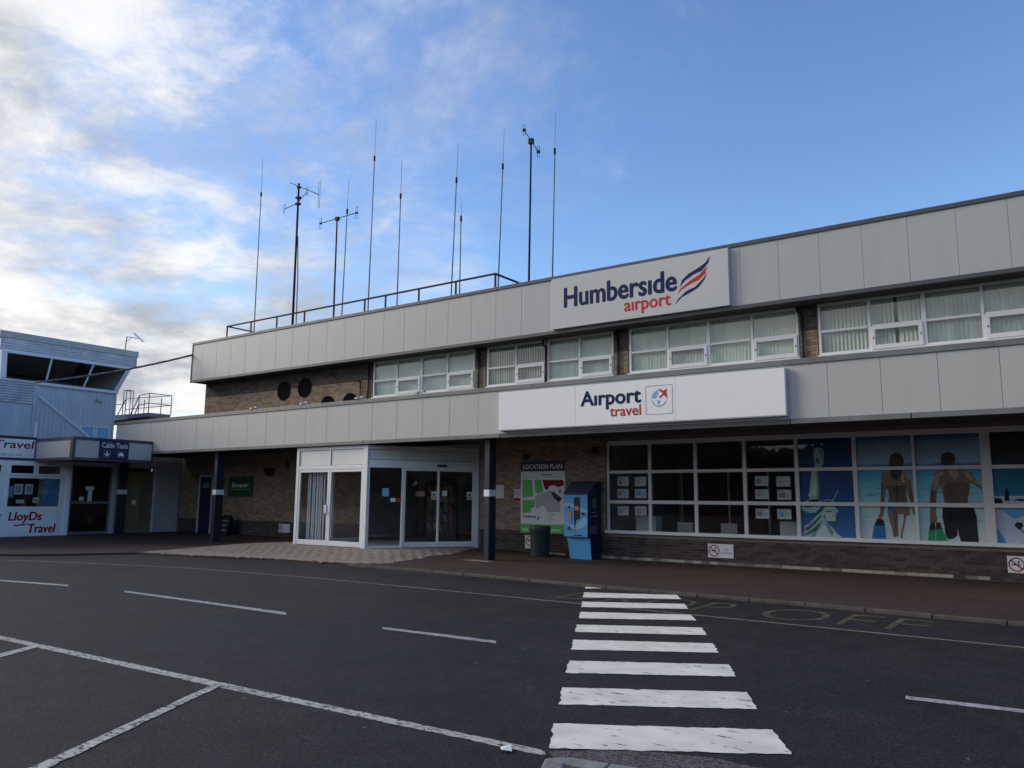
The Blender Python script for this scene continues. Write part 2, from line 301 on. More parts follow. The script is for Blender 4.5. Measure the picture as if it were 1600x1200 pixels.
class MB:
    def __init__(s): s.v = []; s.f = []
    def add(s, vs, fs):
        n = len(s.v); s.v += [tuple(v) for v in vs]; s.f += [tuple(i+n for i in f) for f in fs]; return s
    def box(s, x0, x1, y0, y1, z0, z1):
        x0, x1 = min(x0, x1), max(x0, x1); y0, y1 = min(y0, y1), max(y0, y1); z0, z1 = min(z0, z1), max(z0, z1)
        return s.add([(x0,y0,z0),(x1,y0,z0),(x1,y1,z0),(x0,y1,z0),(x0,y0,z1),(x1,y0,z1),(x1,y1,z1),(x0,y1,z1)],
                     [(0,3,2,1),(4,5,6,7),(0,1,5,4),(1,2,6,5),(2,3,7,6),(3,0,4,7)])
    def quad(s, a, b, c, d): return s.add([a, b, c, d], [(0,1,2,3)])
    def prism(s, pts, d):
        """closed polygon pts (3d), extruded by vector d"""
        n = len(pts); d = Vector(d); a = [Vector(p) for p in pts]
        return s.add(a + [q+d for q in a], [tuple(range(n)), tuple(range(2*n-1, n-1, -1))] + [(i, i+n, (i+1) % n+n, (i+1) % n) for i in range(n)])
    def tube(s, a, b, r, r2=None, n=8, cap=True):
        a, b = Vector(a), Vector(b); r2 = r if r2 is None else r2; d = (b-a).normalized()
        u = d.orthogonal().normalized(); v_ = d.cross(u)
        vs = []
        for p_, q in ((a, r), (b, r2)):
            for i in range(n):
                t = 2*math.pi*i/n; vs.append(p_ + (u*math.cos(t)+v_*math.sin(t))*q)
        fs = [(i, (i+1) % n, (i+1) % n+n, i+n) for i in range(n)]
        if cap: fs += [tuple(range(n-1, -1, -1)), tuple(range(n, 2*n))]
        return s.add(vs, fs)
    def path(s, pts, r, n=6):
        for a, b in zip(pts, pts[1:]): s.tube(a, b, r, n=n)
        return s
    def lathe(s, cx, cy, prof, n=24):
        k = len(prof); vs = []
        for (r, z) in prof:
            for i in range(n): t = 2*math.pi*i/n; vs.append((cx+r*math.cos(t), cy+r*math.sin(t), z))
        fs = [(j*n+i, j*n+(i+1) % n, (j+1)*n+(i+1) % n, (j+1)*n+i) for j in range(k-1) for i in range(n)]
        fs += [tuple(range(n-1, -1, -1)), tuple(range((k-1)*n, k*n))]
        return s.add(vs, fs)
    def build(s, name, m, parent=None, bevel=0, smooth=False, kind=None, origin=None):
        xs, ys, zs = zip(*s.v)
        o_ = Vector(origin) if origin is not None else Vector(((min(xs)+max(xs))/2, (min(ys)+max(ys))/2, min(zs)))
        me = bpy.data.meshes.new(name); me.from_pydata([Vector(v)-o_ for v in s.v], [], s.f); me.update()
        bm = bmesh.new(); bm.from_mesh(me); bmesh.ops.recalc_face_normals(bm, faces=bm.faces); bm.to_mesh(me); bm.free()
        o = link_mesh(name, me, m, parent, o_, bevel, smooth)
        if kind: o['kind'] = kind
        return o
# picture planes for flat print: (u, v) -> world, k metres proud of the face
def front(Y): return lambda u, v, k=0: Vector((u, Y-k, v))
def right(X): return lambda u, v, k=0: Vector((X+k, u, v))
def flat(z): return lambda u, v, k=0: Vector((u, v, z+k))
def oblique(P, d):
    d = Vector(d).normalized(); n = Vector((d.y, -d.x, 0))
    return lambda u, v, k=0: Vector((P[0], P[1], 0)) + d*u + Vector((0, 0, v)) + n*k
def printed(name, polys, m, parent, plane, k=0.003):
    b = MB()
    for pts in polys: b.add([plane(u, v, k) for u, v in pts], [tuple(range(len(pts)))])
    return b.build(name, m, parent)
def rect(u0, v0, u1, v1): return [(u0, v0), (u1, v0), (u1, v1), (u0, v1)]
def ring(cu, cv, ru, rv, t, n=28):
    out = []
    for i in range(n):
        a, c = 2*math.pi*i/n, 2*math.pi*(i+1)/n
        out.append([(cu+ru*math.cos(a), cv+rv*math.sin(a)), (cu+ru*math.cos(c), cv+rv*math.sin(c)), (cu+(ru-t)*math.cos(c), cv+(rv-t)*math.sin(c)), (cu+(ru-t)*math.cos(a), cv+(rv-t)*math.sin(a))])
    return out
def disc(cu, cv, ru, rv, n=24): return [(cu+ru*math.cos(2*math.pi*i/n), cv+rv*math.sin(2*math.pi*i/n)) for i in range(n)]
def text(name, s, m, parent, plane, box, bold=0.0, shear=0.0, k=0.004, embolden=0.0):
    """lettering fitted to box (u0, v0, u1, v1): the drawn outline exactly fills it"""
    c = bpy.data.curves.new(name, 'FONT'); c.body = s; c.offset = bold; c.resolution_u = 3; c.shear = shear; c.size = 1.0
    to = bpy.data.objects.new(name, c); COL.objects.link(to); bpy.context.view_layer.update()
    me = bpy.data.meshes.new_from_object(to); bpy.data.objects.remove(to); bpy.data.curves.remove(c)
    xs = [v.co.x for v in me.vertices]; ys = [v.co.y for v in me.vertices]
    u0, v0, u1, v1 = box; fx = (u1-u0)/(max(xs)-min(xs)); fy = (v1-v0)/(max(ys)-min(ys)); x0, y0 = min(xs), min(ys)
    pts = [((v.co.x-x0)*fx+u0, (v.co.y-y0)*fy+v0) for v in me.vertices]; fcs = [tuple(p.vertices) for p in me.polygons]
    bpy.data.meshes.remove(me); e = embolden
    lay = [(0, 0)] if e == 0 else [(-e, 0), (e, 0), (0, e*0.7), (0, -e*0.7)]
    co, allf = [], []
    for i, (du, dv) in enumerate(lay):
        n_ = len(co); co += [plane(u+du, v+dv, k+0.0004*i) for u, v in pts]; allf += [tuple(q+n_ for q in f) for f in fcs]
    o_ = sum(co, Vector((0, 0, 0)))/len(co)
    me = bpy.data.meshes.new(name); me.from_pydata([q-o_ for q in co], [], allf); me.update()
    me.materials.clear(); me.name = name
    o = link_mesh(name, me, m, parent, o_)
    return o
def smooth01(t): t = max(0, min(1, t)); return t*t*(3-2*t)
def zf(x, y):
    """height of the footway: it falls gently to the kerb and rises towards the old end of the building"""
    a = 0.115*smooth01((-x-10.5)/4.5)*smooth01((y-15.8)/3.2)
    b = 0.115*smooth01((-x-26.5)/4.5)
    c = 0.135*smooth01((y-13.9)/2.4)*smooth01((x+23.6)/2.6)*smooth01((-12.9-x)/2.6)    # ramp up to the porch
    return max(a, b, c)
def copy_obj(o, parent, loc):
    c = o.copy(); COL.objects.link(c); c.parent = parent; c.location = Vector(loc) - (wloc(parent) if parent else Vector((0, 0, 0))); return c
T = {'zebra':[[(-7.988,13.778),(-7.812,13.849),(-7.009,13.721),(-7.607,13.085)],[(-7.321,12.536),(-5.854,13.254),(-5.558,12.751),(-6.955,11.886)],[(-6.69,11.402),(-5.259,12.211),(-4.971,11.684),(-6.37,10.828)],[(-6.119,10.363),(-4.698,11.131),(-4.427,10.65),(-5.804,9.811)],[(-5.542,9.3),(-4.133,10.118),(-3.848,9.599),(-5.254,8.786)],[(-4.992,8.303),(-3.579,9.095),(-3.319,8.593),(-4.689,7.756)],[(-4.394,7.217),(-3.006,8.053),(-2.754,7.553),(-4.12,6.708)],[(-3.833,6.181),(-2.462,7.013),(-2.207,6.51),(-3.55,5.671)],[(-3.289,5.181),(-1.928,6.007),(-1.656,5.518),(-3.0,4.672)]],'kerb':[(-14.153,13.677),(-11.497,13.741),(-9.695,13.659),(-8.449,13.426),(-6.863,13.386),(-5.652,13.302),(-3.85,13.465),(-2.712,13.214),(-1.756,13.123),(-1.086,13.073),(-0.712,13.078)],'bayline':[(-22.497,9.127),(-20.423,9.878),(-16.798,10.874),(-12.778,11.196),(-10.167,11.233),(-7.966,11.227),(-7.032,11.174),(-5.728,11.163),(-4.669,11.155),(-3.213,11.188),(-1.476,11.096),(-0.627,11.128)],'park':[[(-10.484,4.335),(-6.332,4.49),(-3.259,4.607),(-2.992,4.611),(-2.942,4.534),(-3.191,4.511),(-6.157,4.369),(-10.21,4.226)],[(-6.367,4.417),(-6.262,4.422),(-5.186,2.558),(-5.287,2.482)],[(-9.51,4.246),(-9.362,4.267),(-9.084,3.777),(-9.263,3.848)]],'dash':[[(-17.289,7.05),(-15.384,7.441),(-15.149,7.33),(-17.035,6.948)],[(-13.731,7.612),(-9.43,7.655),(-9.228,7.494),(-13.506,7.49)],[(-7.419,7.575),(-5.677,7.684),(-5.579,7.552),(-7.312,7.467)],[(-1.329,7.739),(-0.476,7.828),(-0.47,7.689),(-1.31,7.616)]],'text_pts':[(-2.586,11.463),(-2.481,12.799),(-1.957,12.17),(-3.288,11.514),(-3.181,12.708),(-3.89,11.608),(-3.992,12.66),(-7.066,11.684),(-5.109,12.112),(-5.095,12.887),(-4.506,12.601)],'patch':[(-22.041,12.521),(-23.009,15.556),(-23.291,17.313),(-22.41,18.381),(-18.613,18.046),(-17.509,18.64),(-15.673,17.922),(-14.168,14.452),(-14.635,13.883),(-17.523,13.552),(-20.069,12.847)],'island':[(-2.713,4.14),(-2.737,4.184),(-2.812,4.327),(-2.825,4.449),(-2.4,4.486),(-2.213,4.515)],'redpatch':[(-2.964,4.681),(-2.957,4.71),(-2.52,5.016),(-2.115,5.137),(-1.704,5.171)],'paper':[(-3.253,4.481),(-3.194,4.509),(-3.148,4.444),(-3.203,4.419)],'swoosh':[[(-7.982,7.077),(-7.9,7.259),(-7.727,7.396),(-7.45,7.514),(-7.267,7.616),(-7.128,7.769),(-7.193,7.589),(-7.362,7.425),(-7.606,7.346),(-7.823,7.232)],[(-8.048,6.893),(-7.951,7.043),(-7.701,7.198),(-7.425,7.332),(-7.224,7.52),(-7.274,7.337),(-7.428,7.199),(-7.704,7.109),(-7.921,7.008)],[(-8.123,6.634),(-8.02,6.769),(-7.8,6.945),(-7.554,7.027),(-7.338,7.2),(-7.238,7.346),(-7.294,7.178),(-7.464,6.998),(-7.648,6.908),(-7.926,6.8)]],'hum':[(-11.501,7.005),(-11.501,7.514),(-8.052,6.998),(-8.043,7.372),(-8.491,7.581),(-10.08,7.556)],'air':[(-9.593,6.636),(-8.226,6.619),(-8.266,6.925),(-9.013,6.529)],'Air':[(-9.525,3.8),(-9.42,4.158),(-7.927,3.802),(-7.984,4.154),(-8.81,3.688)],'trav':[(-8.736,3.515),(-7.932,3.516),(-7.946,3.762)],'box':[(-7.816,4.166),(-7.152,4.164),(-7.159,3.511),(-7.815,3.504)],'globe':[(-7.48,3.863),(-7.675,3.868),(-7.289,3.858),(-7.476,4.059),(-7.484,3.676)],'plane':[(-7.503,4.069),(-7.458,4.082),(-7.372,4.035),(-7.284,4.077),(-7.303,3.997),(-7.28,3.865),(-7.323,3.893),(-7.365,3.944),(-7.427,3.892),(-7.454,3.853),(-7.462,3.894),(-7.497,3.913),(-7.441,3.925),(-7.391,3.979)],'statue':{'light':[[(-5.029,2.84),(-4.928,2.883),(-4.82,2.845),(-4.786,2.742),(-4.806,2.584),(-4.841,2.404),(-4.865,2.359),(-5.028,2.373),(-5.006,2.52),(-5.031,2.566),(-5.03,2.68)],[(-5.05,2.373),(-4.973,2.372),(-4.925,2.089),(-4.931,1.864),(-4.961,1.594),(-5.196,1.592),(-5.166,1.773),(-5.138,2.045),(-5.092,2.294)],[(-5.381,1.432),(-5.297,1.58),(-5.205,1.637),(-4.959,1.651),(-4.91,1.628),(-4.883,1.506),(-5.042,1.347),(-5.175,1.323),(-5.306,1.366)],[(-5.376,0.791),(-5.324,0.96),(-5.332,1.027),(-5.208,1.075),(-5.024,1.281),(-4.889,1.372),(-4.818,1.507),(-4.605,1.483),(-4.529,1.389),(-4.58,1.333),(-4.604,1.156),(-4.802,1.152),(-4.878,1.15),(-5.018,0.925),(-5.202,0.73)],[(-4.651,1.63),(-4.527,1.864),(-4.514,1.855),(-4.63,1.62)],[(-4.913,1.561),(-4.789,1.652),(-4.64,1.642),(-4.612,1.553)]],'pale':[[(-5.126,0.721),(-4.996,0.947),(-4.867,1.15),(-4.793,1.119),(-4.692,1.0),(-4.592,0.871),(-4.43,0.746)],[(-4.879,1.35),(-4.822,1.418),(-4.704,1.408),(-4.655,1.332),(-4.615,1.277),(-4.598,1.189),(-4.621,1.145),(-4.802,1.152),(-4.876,1.194)],[(-5.201,1.728),(-5.076,2.045),(-4.991,2.225),(-4.967,2.044),(-5.003,1.729)]],'dark':[[(-5.28,0.962),(-5.119,1.1),(-4.914,1.305),(-4.905,1.272),(-5.078,1.056),(-5.237,0.918)],[(-5.353,0.803),(-5.171,0.92),(-5.035,1.035),(-4.899,1.172),(-5.04,0.924),(-5.197,0.841)],[(-4.835,1.384),(-4.673,1.398),(-4.685,1.366),(-4.814,1.355)],[(-4.679,1.276),(-4.644,1.288),(-4.644,1.239)],[(-4.803,1.141),(-4.6,1.145),(-4.561,1.289),(-4.533,1.224),(-4.572,1.069),(-4.647,1.045)],[(-5.373,1.364),(-5.198,1.3),(-5.022,1.314),(-4.886,1.439),(-5.013,1.27),(-5.222,1.266)],[(-4.994,2.634),(-4.92,2.587),(-4.912,2.518),(-4.977,2.531)],[(-4.835,1.596),(-4.78,1.629),(-4.662,1.624),(-4.675,1.579)]],'shade':[[(-5.01,2.289),(-4.964,2.288),(-4.925,2.089),(-4.931,1.864),(-4.959,1.651),(-5.015,1.65),(-4.982,1.909),(-4.989,2.134)],[(-5.336,0.949),(-5.165,1.054),(-5.005,1.214),(-4.926,1.271),(-5.008,1.158),(-5.145,1.021),(-5.327,0.893)],[(-5.178,0.786),(-5.039,0.946),(-4.901,1.116),(-4.973,0.97),(-5.113,0.766)],[(-5.3,1.501),(-5.144,1.525),(-4.967,1.572),(-4.924,1.55),(-5.103,1.47),(-5.281,1.434)],[(-4.837,1.096),(-4.773,1.097),(-4.655,0.891),(-4.703,0.78),(-4.781,0.932)],[(-4.918,2.848),(-4.832,2.812),(-4.8,2.72),(-4.833,2.562),(-4.862,2.653),(-4.889,2.768)],[(-5.022,2.52),(-4.857,2.529),(-4.854,2.49),(-5.017,2.479)],[(-4.872,1.283),(-4.826,1.329),(-4.822,1.196),(-4.866,1.184)]]},'couple':{'hair':[[(-3.392,2.412),(-3.377,2.574),(-3.339,2.659),(-3.257,2.701),(-3.169,2.687),(-3.104,2.621),(-3.084,2.524),(-3.097,2.407),(-3.16,2.162),(-3.263,2.077),(-3.358,2.142)],[(-2.357,2.537),(-2.325,2.636),(-2.264,2.685),(-2.175,2.691),(-2.101,2.641),(-2.068,2.552),(-2.078,2.465),(-2.115,2.422),(-2.302,2.393),(-2.337,2.448)]],'skin':[[(-3.568,2.23),(-3.51,2.273),(-3.389,2.293),(-3.075,2.278),(-2.983,2.203),(-2.964,2.033),(-2.938,1.653),(-2.929,1.318),(-2.975,1.359),(-3.014,1.61),(-3.061,1.863),(-3.073,1.821),(-3.056,1.547),(-3.465,1.542),(-3.435,1.756),(-3.46,1.906),(-3.481,1.863),(-3.521,1.713),(-3.548,1.413),(-3.585,1.284),(-3.629,1.198),(-3.709,1.196),(-3.64,1.369),(-3.613,1.573),(-3.59,1.842)],[(-3.475,1.542),(-3.017,1.547),(-3.035,1.316),(-3.103,1.304),(-3.144,1.103),(-3.192,0.934),(-3.209,0.808),(-3.257,0.817),(-3.228,0.975),(-3.168,1.187),(-3.159,1.334),(-3.272,1.332),(-3.28,1.1),(-3.284,0.848),(-3.393,0.823),(-3.419,1.054),(-3.452,1.18),(-3.484,1.307)],[(-2.302,2.393),(-2.105,2.433),(-2.044,2.334),(-1.894,2.288),(-1.785,2.222),(-1.736,2.114),(-1.65,2.006),(-1.618,1.921),(-1.623,1.857),(-1.745,1.974),(-1.826,2.028),(-1.855,1.792),(-1.896,1.685),(-1.878,1.471),(-2.339,1.465),(-2.346,1.682),(-2.366,1.834),(-2.393,1.966),(-2.442,1.878),(-2.476,1.79),(-2.496,1.571),(-2.517,1.353),(-2.499,1.267),(-2.515,1.168),(-2.585,1.156),(-2.652,1.176),(-2.646,1.285),(-2.62,1.483),(-2.623,1.658),(-2.591,1.856),(-2.529,2.054),(-2.5,2.208),(-2.436,2.285),(-2.318,2.294)]],'shine':[[(-2.234,2.38),(-2.117,2.4),(-2.045,2.312),(-2.017,2.159),(-2.117,2.095),(-2.206,2.205)],[(-2.418,2.251),(-2.319,2.272),(-2.313,2.206),(-2.404,2.163)],[(-1.897,2.245),(-1.805,2.2),(-1.792,2.114),(-1.885,2.137)],[(-3.077,2.246),(-3.002,2.203),(-2.99,2.075),(-3.054,2.139)]],'black':[[(-2.378,1.497),(-1.795,1.504),(-1.753,1.303),(-1.756,1.113),(-1.749,0.755),(-2.071,0.742),(-2.099,0.89),(-2.13,1.06),(-2.136,0.91),(-2.217,0.833),(-2.314,0.819),(-2.363,0.903),(-2.372,1.118),(-2.4,1.29)],[(-2.677,0.997),(-2.633,1.166),(-2.554,1.168),(-2.545,1.001)],[(-2.538,1.016),(-2.529,1.168),(-2.447,1.17),(-2.413,1.02)],[(-3.777,1.066),(-3.712,1.217),(-3.579,1.21),(-3.557,1.072)]],'green':[[(-2.711,0.757),(-2.677,1.001),(-2.545,1.005),(-2.566,0.762)],[(-2.547,0.756),(-2.53,1.027),(-2.417,1.03),(-2.321,0.765)]],'blue':[[(-3.85,0.754),(-3.777,1.07),(-3.556,1.076),(-3.546,0.765)],[(-3.467,1.606),(-3.405,1.66),(-3.347,1.629),(-3.292,1.565),(-3.36,1.416),(-3.41,1.389),(-3.472,1.457)]],'foam':[[(-3.542,0.765),(-3.496,0.925),(-3.402,1.012),(-3.267,0.974),(-3.155,0.915),(-3.085,0.781)]],'shade':[[(-2.319,1.965),(-2.216,2.052),(-2.083,2.019),(-1.948,2.051),(-1.855,1.964),(-1.905,1.685),(-1.894,1.567),(-2.315,1.563),(-2.341,1.682)],[(-2.592,1.834),(-2.54,1.878),(-2.502,1.79),(-2.516,1.571),(-2.614,1.57)],[(-3.438,1.949),(-3.085,1.948),(-3.106,1.757),(-3.085,1.61),(-3.428,1.607),(-3.419,1.756)],[(-3.579,2.036),(-3.533,2.036),(-3.567,1.605),(-3.603,1.605)],[(-3.017,1.948),(-2.981,1.906),(-2.944,1.611),(-2.989,1.61)],[(-3.358,1.437),(-3.299,1.438),(-3.319,1.099),(-3.314,0.847),(-3.372,0.845)]],'line':[[(-3.478,1.953),(-3.071,1.957),(-3.072,1.94),(-3.479,1.936)],[(-3.269,2.034),(-3.254,2.034),(-3.282,1.608),(-3.298,1.608)],[(-3.321,1.927),(-3.287,1.923),(-3.317,1.821),(-3.336,1.831)],[(-3.252,1.923),(-3.224,1.927),(-3.221,1.842),(-3.242,1.831)]],'glint':[[(-2.51,2.164),(-2.439,2.229),(-2.402,2.141),(-2.436,1.966),(-2.497,1.867),(-2.536,1.878)],[(-1.934,2.267),(-1.823,2.222),(-1.755,2.11),(-1.792,2.067),(-1.885,2.137)],[(-1.756,2.092),(-1.669,1.995),(-1.675,1.963),(-1.759,2.049)],[(-2.353,1.367),(-1.802,1.398),(-1.794,1.381),(-2.354,1.343)],[(-1.788,1.281),(-1.78,1.112),(-1.813,0.795),(-1.798,0.791),(-1.762,1.112),(-1.773,1.281)],[(-3.084,2.263),(-2.994,2.207),(-2.968,2.064),(-3.015,2.118)],[(-3.194,2.258),(-3.115,2.268),(-3.089,2.033),(-3.148,2.034)]]},'ski':{'snow':[[(-1.48,1.5),(-1.256,1.426),(-1.079,1.276),(-0.851,1.357),(-0.349,1.302),(-0.391,0.752),(-1.212,0.718),(-1.445,1.169)],[(-1.502,1.744),(-0.315,1.75),(-0.331,1.536),(-1.517,1.522)]],'dark':[[(-1.089,1.135),(-1.046,1.212),(-0.954,1.203),(-0.931,1.139),(-1.002,1.05)],[(-1.231,1.646),(-1.198,1.856),(-1.163,1.944),(-1.142,1.834),(-1.137,1.647)],[(-1.456,1.567),(-1.438,1.7),(-1.276,1.69),(-1.256,1.569)],[(-1.0,1.072),(-0.973,1.073),(-0.882,0.925),(-0.897,0.92)],[(-1.089,1.658),(-0.974,1.692),(-0.882,1.682),(-0.885,1.638)]]},'plan':{'green':[[(-13.392,2.169),(-13.058,2.167),(-12.998,1.676),(-13.388,1.646)],[(-12.966,2.166),(-12.719,2.17),(-12.651,1.816),(-12.836,1.76),(-12.937,1.83)],[(-13.388,1.561),(-12.936,1.579),(-12.936,1.468),(-13.087,1.299),(-13.104,1.209),(-13.385,1.188)]],'red':[[(-12.686,2.158),(-11.994,2.153),(-11.945,2.104),(-11.962,1.995),(-12.14,1.94),(-12.304,2.009),(-12.452,1.968),(-12.485,1.886),(-12.585,1.872)]],'grey':[[(-12.937,1.69),(-12.402,1.858),(-12.271,1.584),(-12.075,1.476),(-12.076,1.273),(-12.5,1.252),(-12.633,1.415),(-12.901,1.301)]],'black':[[(-12.402,1.83),(-12.271,1.803),(-12.011,1.627),(-12.108,1.503),(-12.271,1.611),(-12.369,1.775)],[(-12.101,1.88),(-12.049,1.88),(-12.049,1.782),(-12.114,1.787)],[(-13.037,1.397),(-12.952,1.412),(-12.952,1.378),(-13.03,1.366)]],'title':[[(-13.371,2.595),(-11.977,2.447)]],'logo':[[(-13.37,1.093),(-12.883,1.003)]],'sw':[[(-12.883,0.992),(-12.833,1.068),(-12.766,1.096),(-12.799,1.027)]]},'porch_front':[(-20.108,3.145),(-19.954,0.152),(-19.934,2.559),(-19.972,2.453),(-19.888,2.366),(-18.559,0.308),(-18.55,0.167),(-18.599,2.413),(-18.535,2.37),(-18.716,1.362),(-18.279,1.136),(-16.98,0.152),(-17.102,3.114),(-16.841,0.158)],'porch_side':[(0.042,3.091),(0.065,0.152),(0.075,2.711),(1.076,2.737),(0.083,2.479),(1.104,2.502),(1.109,0.196),(1.146,2.495),(2.161,2.414),(2.188,0.282),(2.268,2.416),(2.297,0.16),(3.36,2.438),(3.351,0.268),(3.483,3.157),(3.507,0.144),(2.086,0.163)],'porch_stick':[(0.495,1.872),(0.686,1.643),(0.74,1.596),(1.08,1.487),(1.996,1.797),(2.171,1.575),(3.15,1.789),(3.33,1.551),(2.337,1.822),(2.499,1.668),(2.157,2.579),(2.46,2.536)],'kioskletters':[(12.736,0.649),(13.846,0.647),(13.818,0.96),(12.726,1.005),(12.918,0.539),(13.281,0.603),(13.433,0.239),(14.38,0.229),(14.334,0.546),(12.248,3.161),(13.353,3.222),(13.327,3.518),(12.266,2.965),(12.995,3.0),(12.989,3.066)],'notices':[[(-10.28,2.225),(-9.943,1.978)],[(-9.751,2.221),(-9.421,1.969)],[(-10.284,1.895),(-9.948,1.648)],[(-9.756,1.895),(-9.418,1.651)],[(-10.281,1.423),(-9.951,1.185)],[(-9.76,1.43),(-9.423,1.188)],[(-6.462,2.207),(-6.135,1.971)],[(-5.93,2.195),(-5.601,1.953)],[(-6.467,1.88),(-6.134,1.645)],[(-5.923,1.873),(-5.592,1.638)],[(-6.471,1.412),(-6.142,1.173)],[(-5.942,1.409),(-5.611,1.174)]]}
# ------------------------------------------------------------------ the ground
ZR = -0.05
MB().box(-400, 400, -400, 400, -0.6, -0.12).build('ground', MT['road'], kind='structure')
road = MB().box(-60, 45, -40, 19.2, -0.11, ZR).build('road', MT['road'], kind='structure')
KX = [(-60, 9.3), (-31, 9.3), (-25.5, 9.35), (-23.9, 9.7), (-23.2, 10.35), (-22.6, 11.3), (-22.04, 12.45), (-20.07, 12.75), (-17.5, 13.45), (-14.6, 13.72), (-11.5, 13.72), (-9.7, 13.62), (-8.4, 13.5), (-6.86, 13.4), (-5.65, 13.34), (-3.85, 13.32), (-2.7, 13.2), (-1.75, 13.12), (-0.7, 13.08), (12, 12.9)]
def kerb_y(x):
    for (a, ya), (b, yb) in zip(KX, KX[1:]):
        if a <= x <= b: return ya+(yb-ya)*(x-a)/(b-a)
    return KX[-1][1]
fm = MB(); xs = [-60, -45, -40] + [-38+0.5*i for i in range(101)]
rows = 16; vs = []
for x in xs:
    k = kerb_y(x)
    for j in range(rows+1):
        y = k+(19.6-k)*j/rows; vs.append((x, y, zf(x, y)))
fs = [(i*(rows+1)+j, (i+1)*(rows+1)+j, (i+1)*(rows+1)+j+1, i*(rows+1)+j+1) for i in range(len(xs)-1) for j in range(rows)]
fm.add(vs, fs)
for i in range(len(xs)-1):
    a, b = vs[i*(rows+1)], vs[(i+1)*(rows+1)]
    fm.quad((a[0], a[1], -0.11), (b[0], b[1], -0.11), b, a)
footway = fm.build('footway', MT['foot'], kind='structure')

# kerb stones along the drop-off bay
kerb = empty('kerb', (-7, 13.4, 0), kind='structure')
kpts = [(x, y) for x, y in KX if x >= -14.7]
def along(pts, step):
    out = []; carry = 0.0
    for (a, b) in zip(pts, pts[1:]):
        a, b = Vector(a), Vector(b); l = (b-a).length; t = carry
        while t < l: out.append(a+(b-a)*(t/l)); t += step
        carry = t-l
    return out
kp = along(kpts, 0.915)
for a, b in zip(kp, kp[1:]):
    d = (b-a).normalized(); n = Vector((d.y, -d.x)); g = 0.006
    p0, p1 = a+d*g, b-d*g; up = 0.004 + random.uniform(-0.003, 0.003)
    kb = MB().prism([(p0.x-n.x*0.02, p0.y-n.y*0.02, -0.105), (p1.x-n.x*0.02, p1.y-n.y*0.02, -0.105), (p1.x+n.x*0.105, p1.y+n.y*0.105, -0.105), (p0.x+n.x*0.105, p0.y+n.y*0.105, -0.105)], (0, 0, 0.105+up))
    kb.build('kerb_stone', MT['kerb'], kerb, bevel=0.012)

# block paving in front of the porch
def inside(x, y, poly):
    c = False; j = len(poly)-1
    for i in range(len(poly)):
        xi, yi = poly[i]; xj, yj = poly[j]
        if (yi > y) != (yj > y) and x < (xj-xi)*(y-yi)/(yj-yi)+xi: c = not c
        j = i
    return c
patch = [(-22.0, 12.53), (-22.6, 14.8), (-22.3, 16.1), (-21.2, 17.2), (-20.1, 17.2), (-15.0, 19.3), (-14.3, 17.3), (-13.9, 14.4), (-14.62, 13.78), (-17.5, 13.5), (-20.07, 12.82)]
porch_plan = [(-20.10, 19.4), (-20.10, 16.45), (-16.94, 16.45), (-15.03, 19.4)]
blocks = []
ix = 0
for i in range(-120, -68):
    for j in range(58, 98):
        x0, y0 = i*0.2, j*0.2
        sub = [(x0, y0, 0.2, 0.1), (x0, y0+0.1, 0.2, 0.1)] if (i+j) % 2 else [(x0, y0, 0.1, 0.2), (x0+0.1, y0, 0.1, 0.2)]
        for (a, b, sx, sy) in sub:
            cx, cy = a+sx/2, b+sy/2
            if inside(cx, cy, patch) and not inside(cx, cy, porch_plan) and cy > kerb_y(cx)+0.06: blocks.append((a, b, sx, sy))
paving = empty('paving', (-18.3, 15.5, 0), kind='structure')
blocks.sort(key=lambda q: (q[0]**2+q[1]**2))
def paver_mesh(mb, q):
    a, b, sx, sy = q; g = 0.005; z = zf(a+sx/2, b+sy/2)+0.008+random.uniform(-0.0025, 0.0025)
    x0, x1, y0, y1 = a+g, a+sx-g, b+g, b+sy-g
    mb.add([(x0,y0,z-0.03),(x1,y0,z-0.03),(x1,y1,z-0.03),(x0,y1,z-0.03),(x0,y0,z),(x1,y0,z),(x1,y1,z),(x0,y1,z)], [(4,5,6,7),(0,1,5,4),(1,2,6,5),(2,3,7,6),(3,0,4,7)])
for q in blocks[:300]:
    b = MB(); paver_mesh(b, q); b.build('paver', MT['paver'], paving)
b = MB()
for q in blocks[300:]: paver_mesh(b, q)
b.build('paver_field', MT['paver'], paving, kind='stuff')

# ------------------------------------------------------------------ painted markings (thin sheets on the road)
def rough_poly(pts, step=0.09, amp=0.012, seed=0):
    rnd = random.Random(seed); out = []
    for i in range(len(pts)):
        a, b = Vector(pts[i]), Vector(pts[(i+1) % len(pts)]); l = (b-a).length; n = max(1, int(l/step)); d = (b-a).normalized() if l > 0 else Vector((1, 0)); nn = Vector((-d.y, d.x))
        for k in range(n):
            q = a+(b-a)*(k/n); o = rnd.gauss(0, amp) if k else 0; out.append((q.x+nn.x*o, q.y+nn.y*o))
    return out
RP = flat(ZR)
for i, q in enumerate(T['zebra']):
    printed('crossing_stripe', [rough_poly(q, 0.05, 0.006, i)], MT['zebra'], road, RP, 0.0058)
for i, q in enumerate(T['park']):
    if i == 1: q = [q[0], q[1], (-3.4, -0.9), (-3.51, -0.98)]
    if i == 2: q = [q[0], q[1], (-8.2, 2.2), (-8.4, 2.2)]
    if i == 0: q = [(-30, 3.58)] + q[:-1] + [(-10.21, 4.226), (-30, 3.44)]
    printed('parking_line', [rough_poly(q, 0.06, 0.004, 40+i)], MT['line'], road, RP, 0.003 if i == 0 else 0.0055)
for i, q in enumerate(T['dash']):
    if i == 3: q = [q[0], (1.0, 7.97), (1.0, 7.83), q[3]]
    printed('lane_dash', [rough_poly(q, 0.1, 0.006, 60+i)], MT['dash'], road, RP, 0.003)
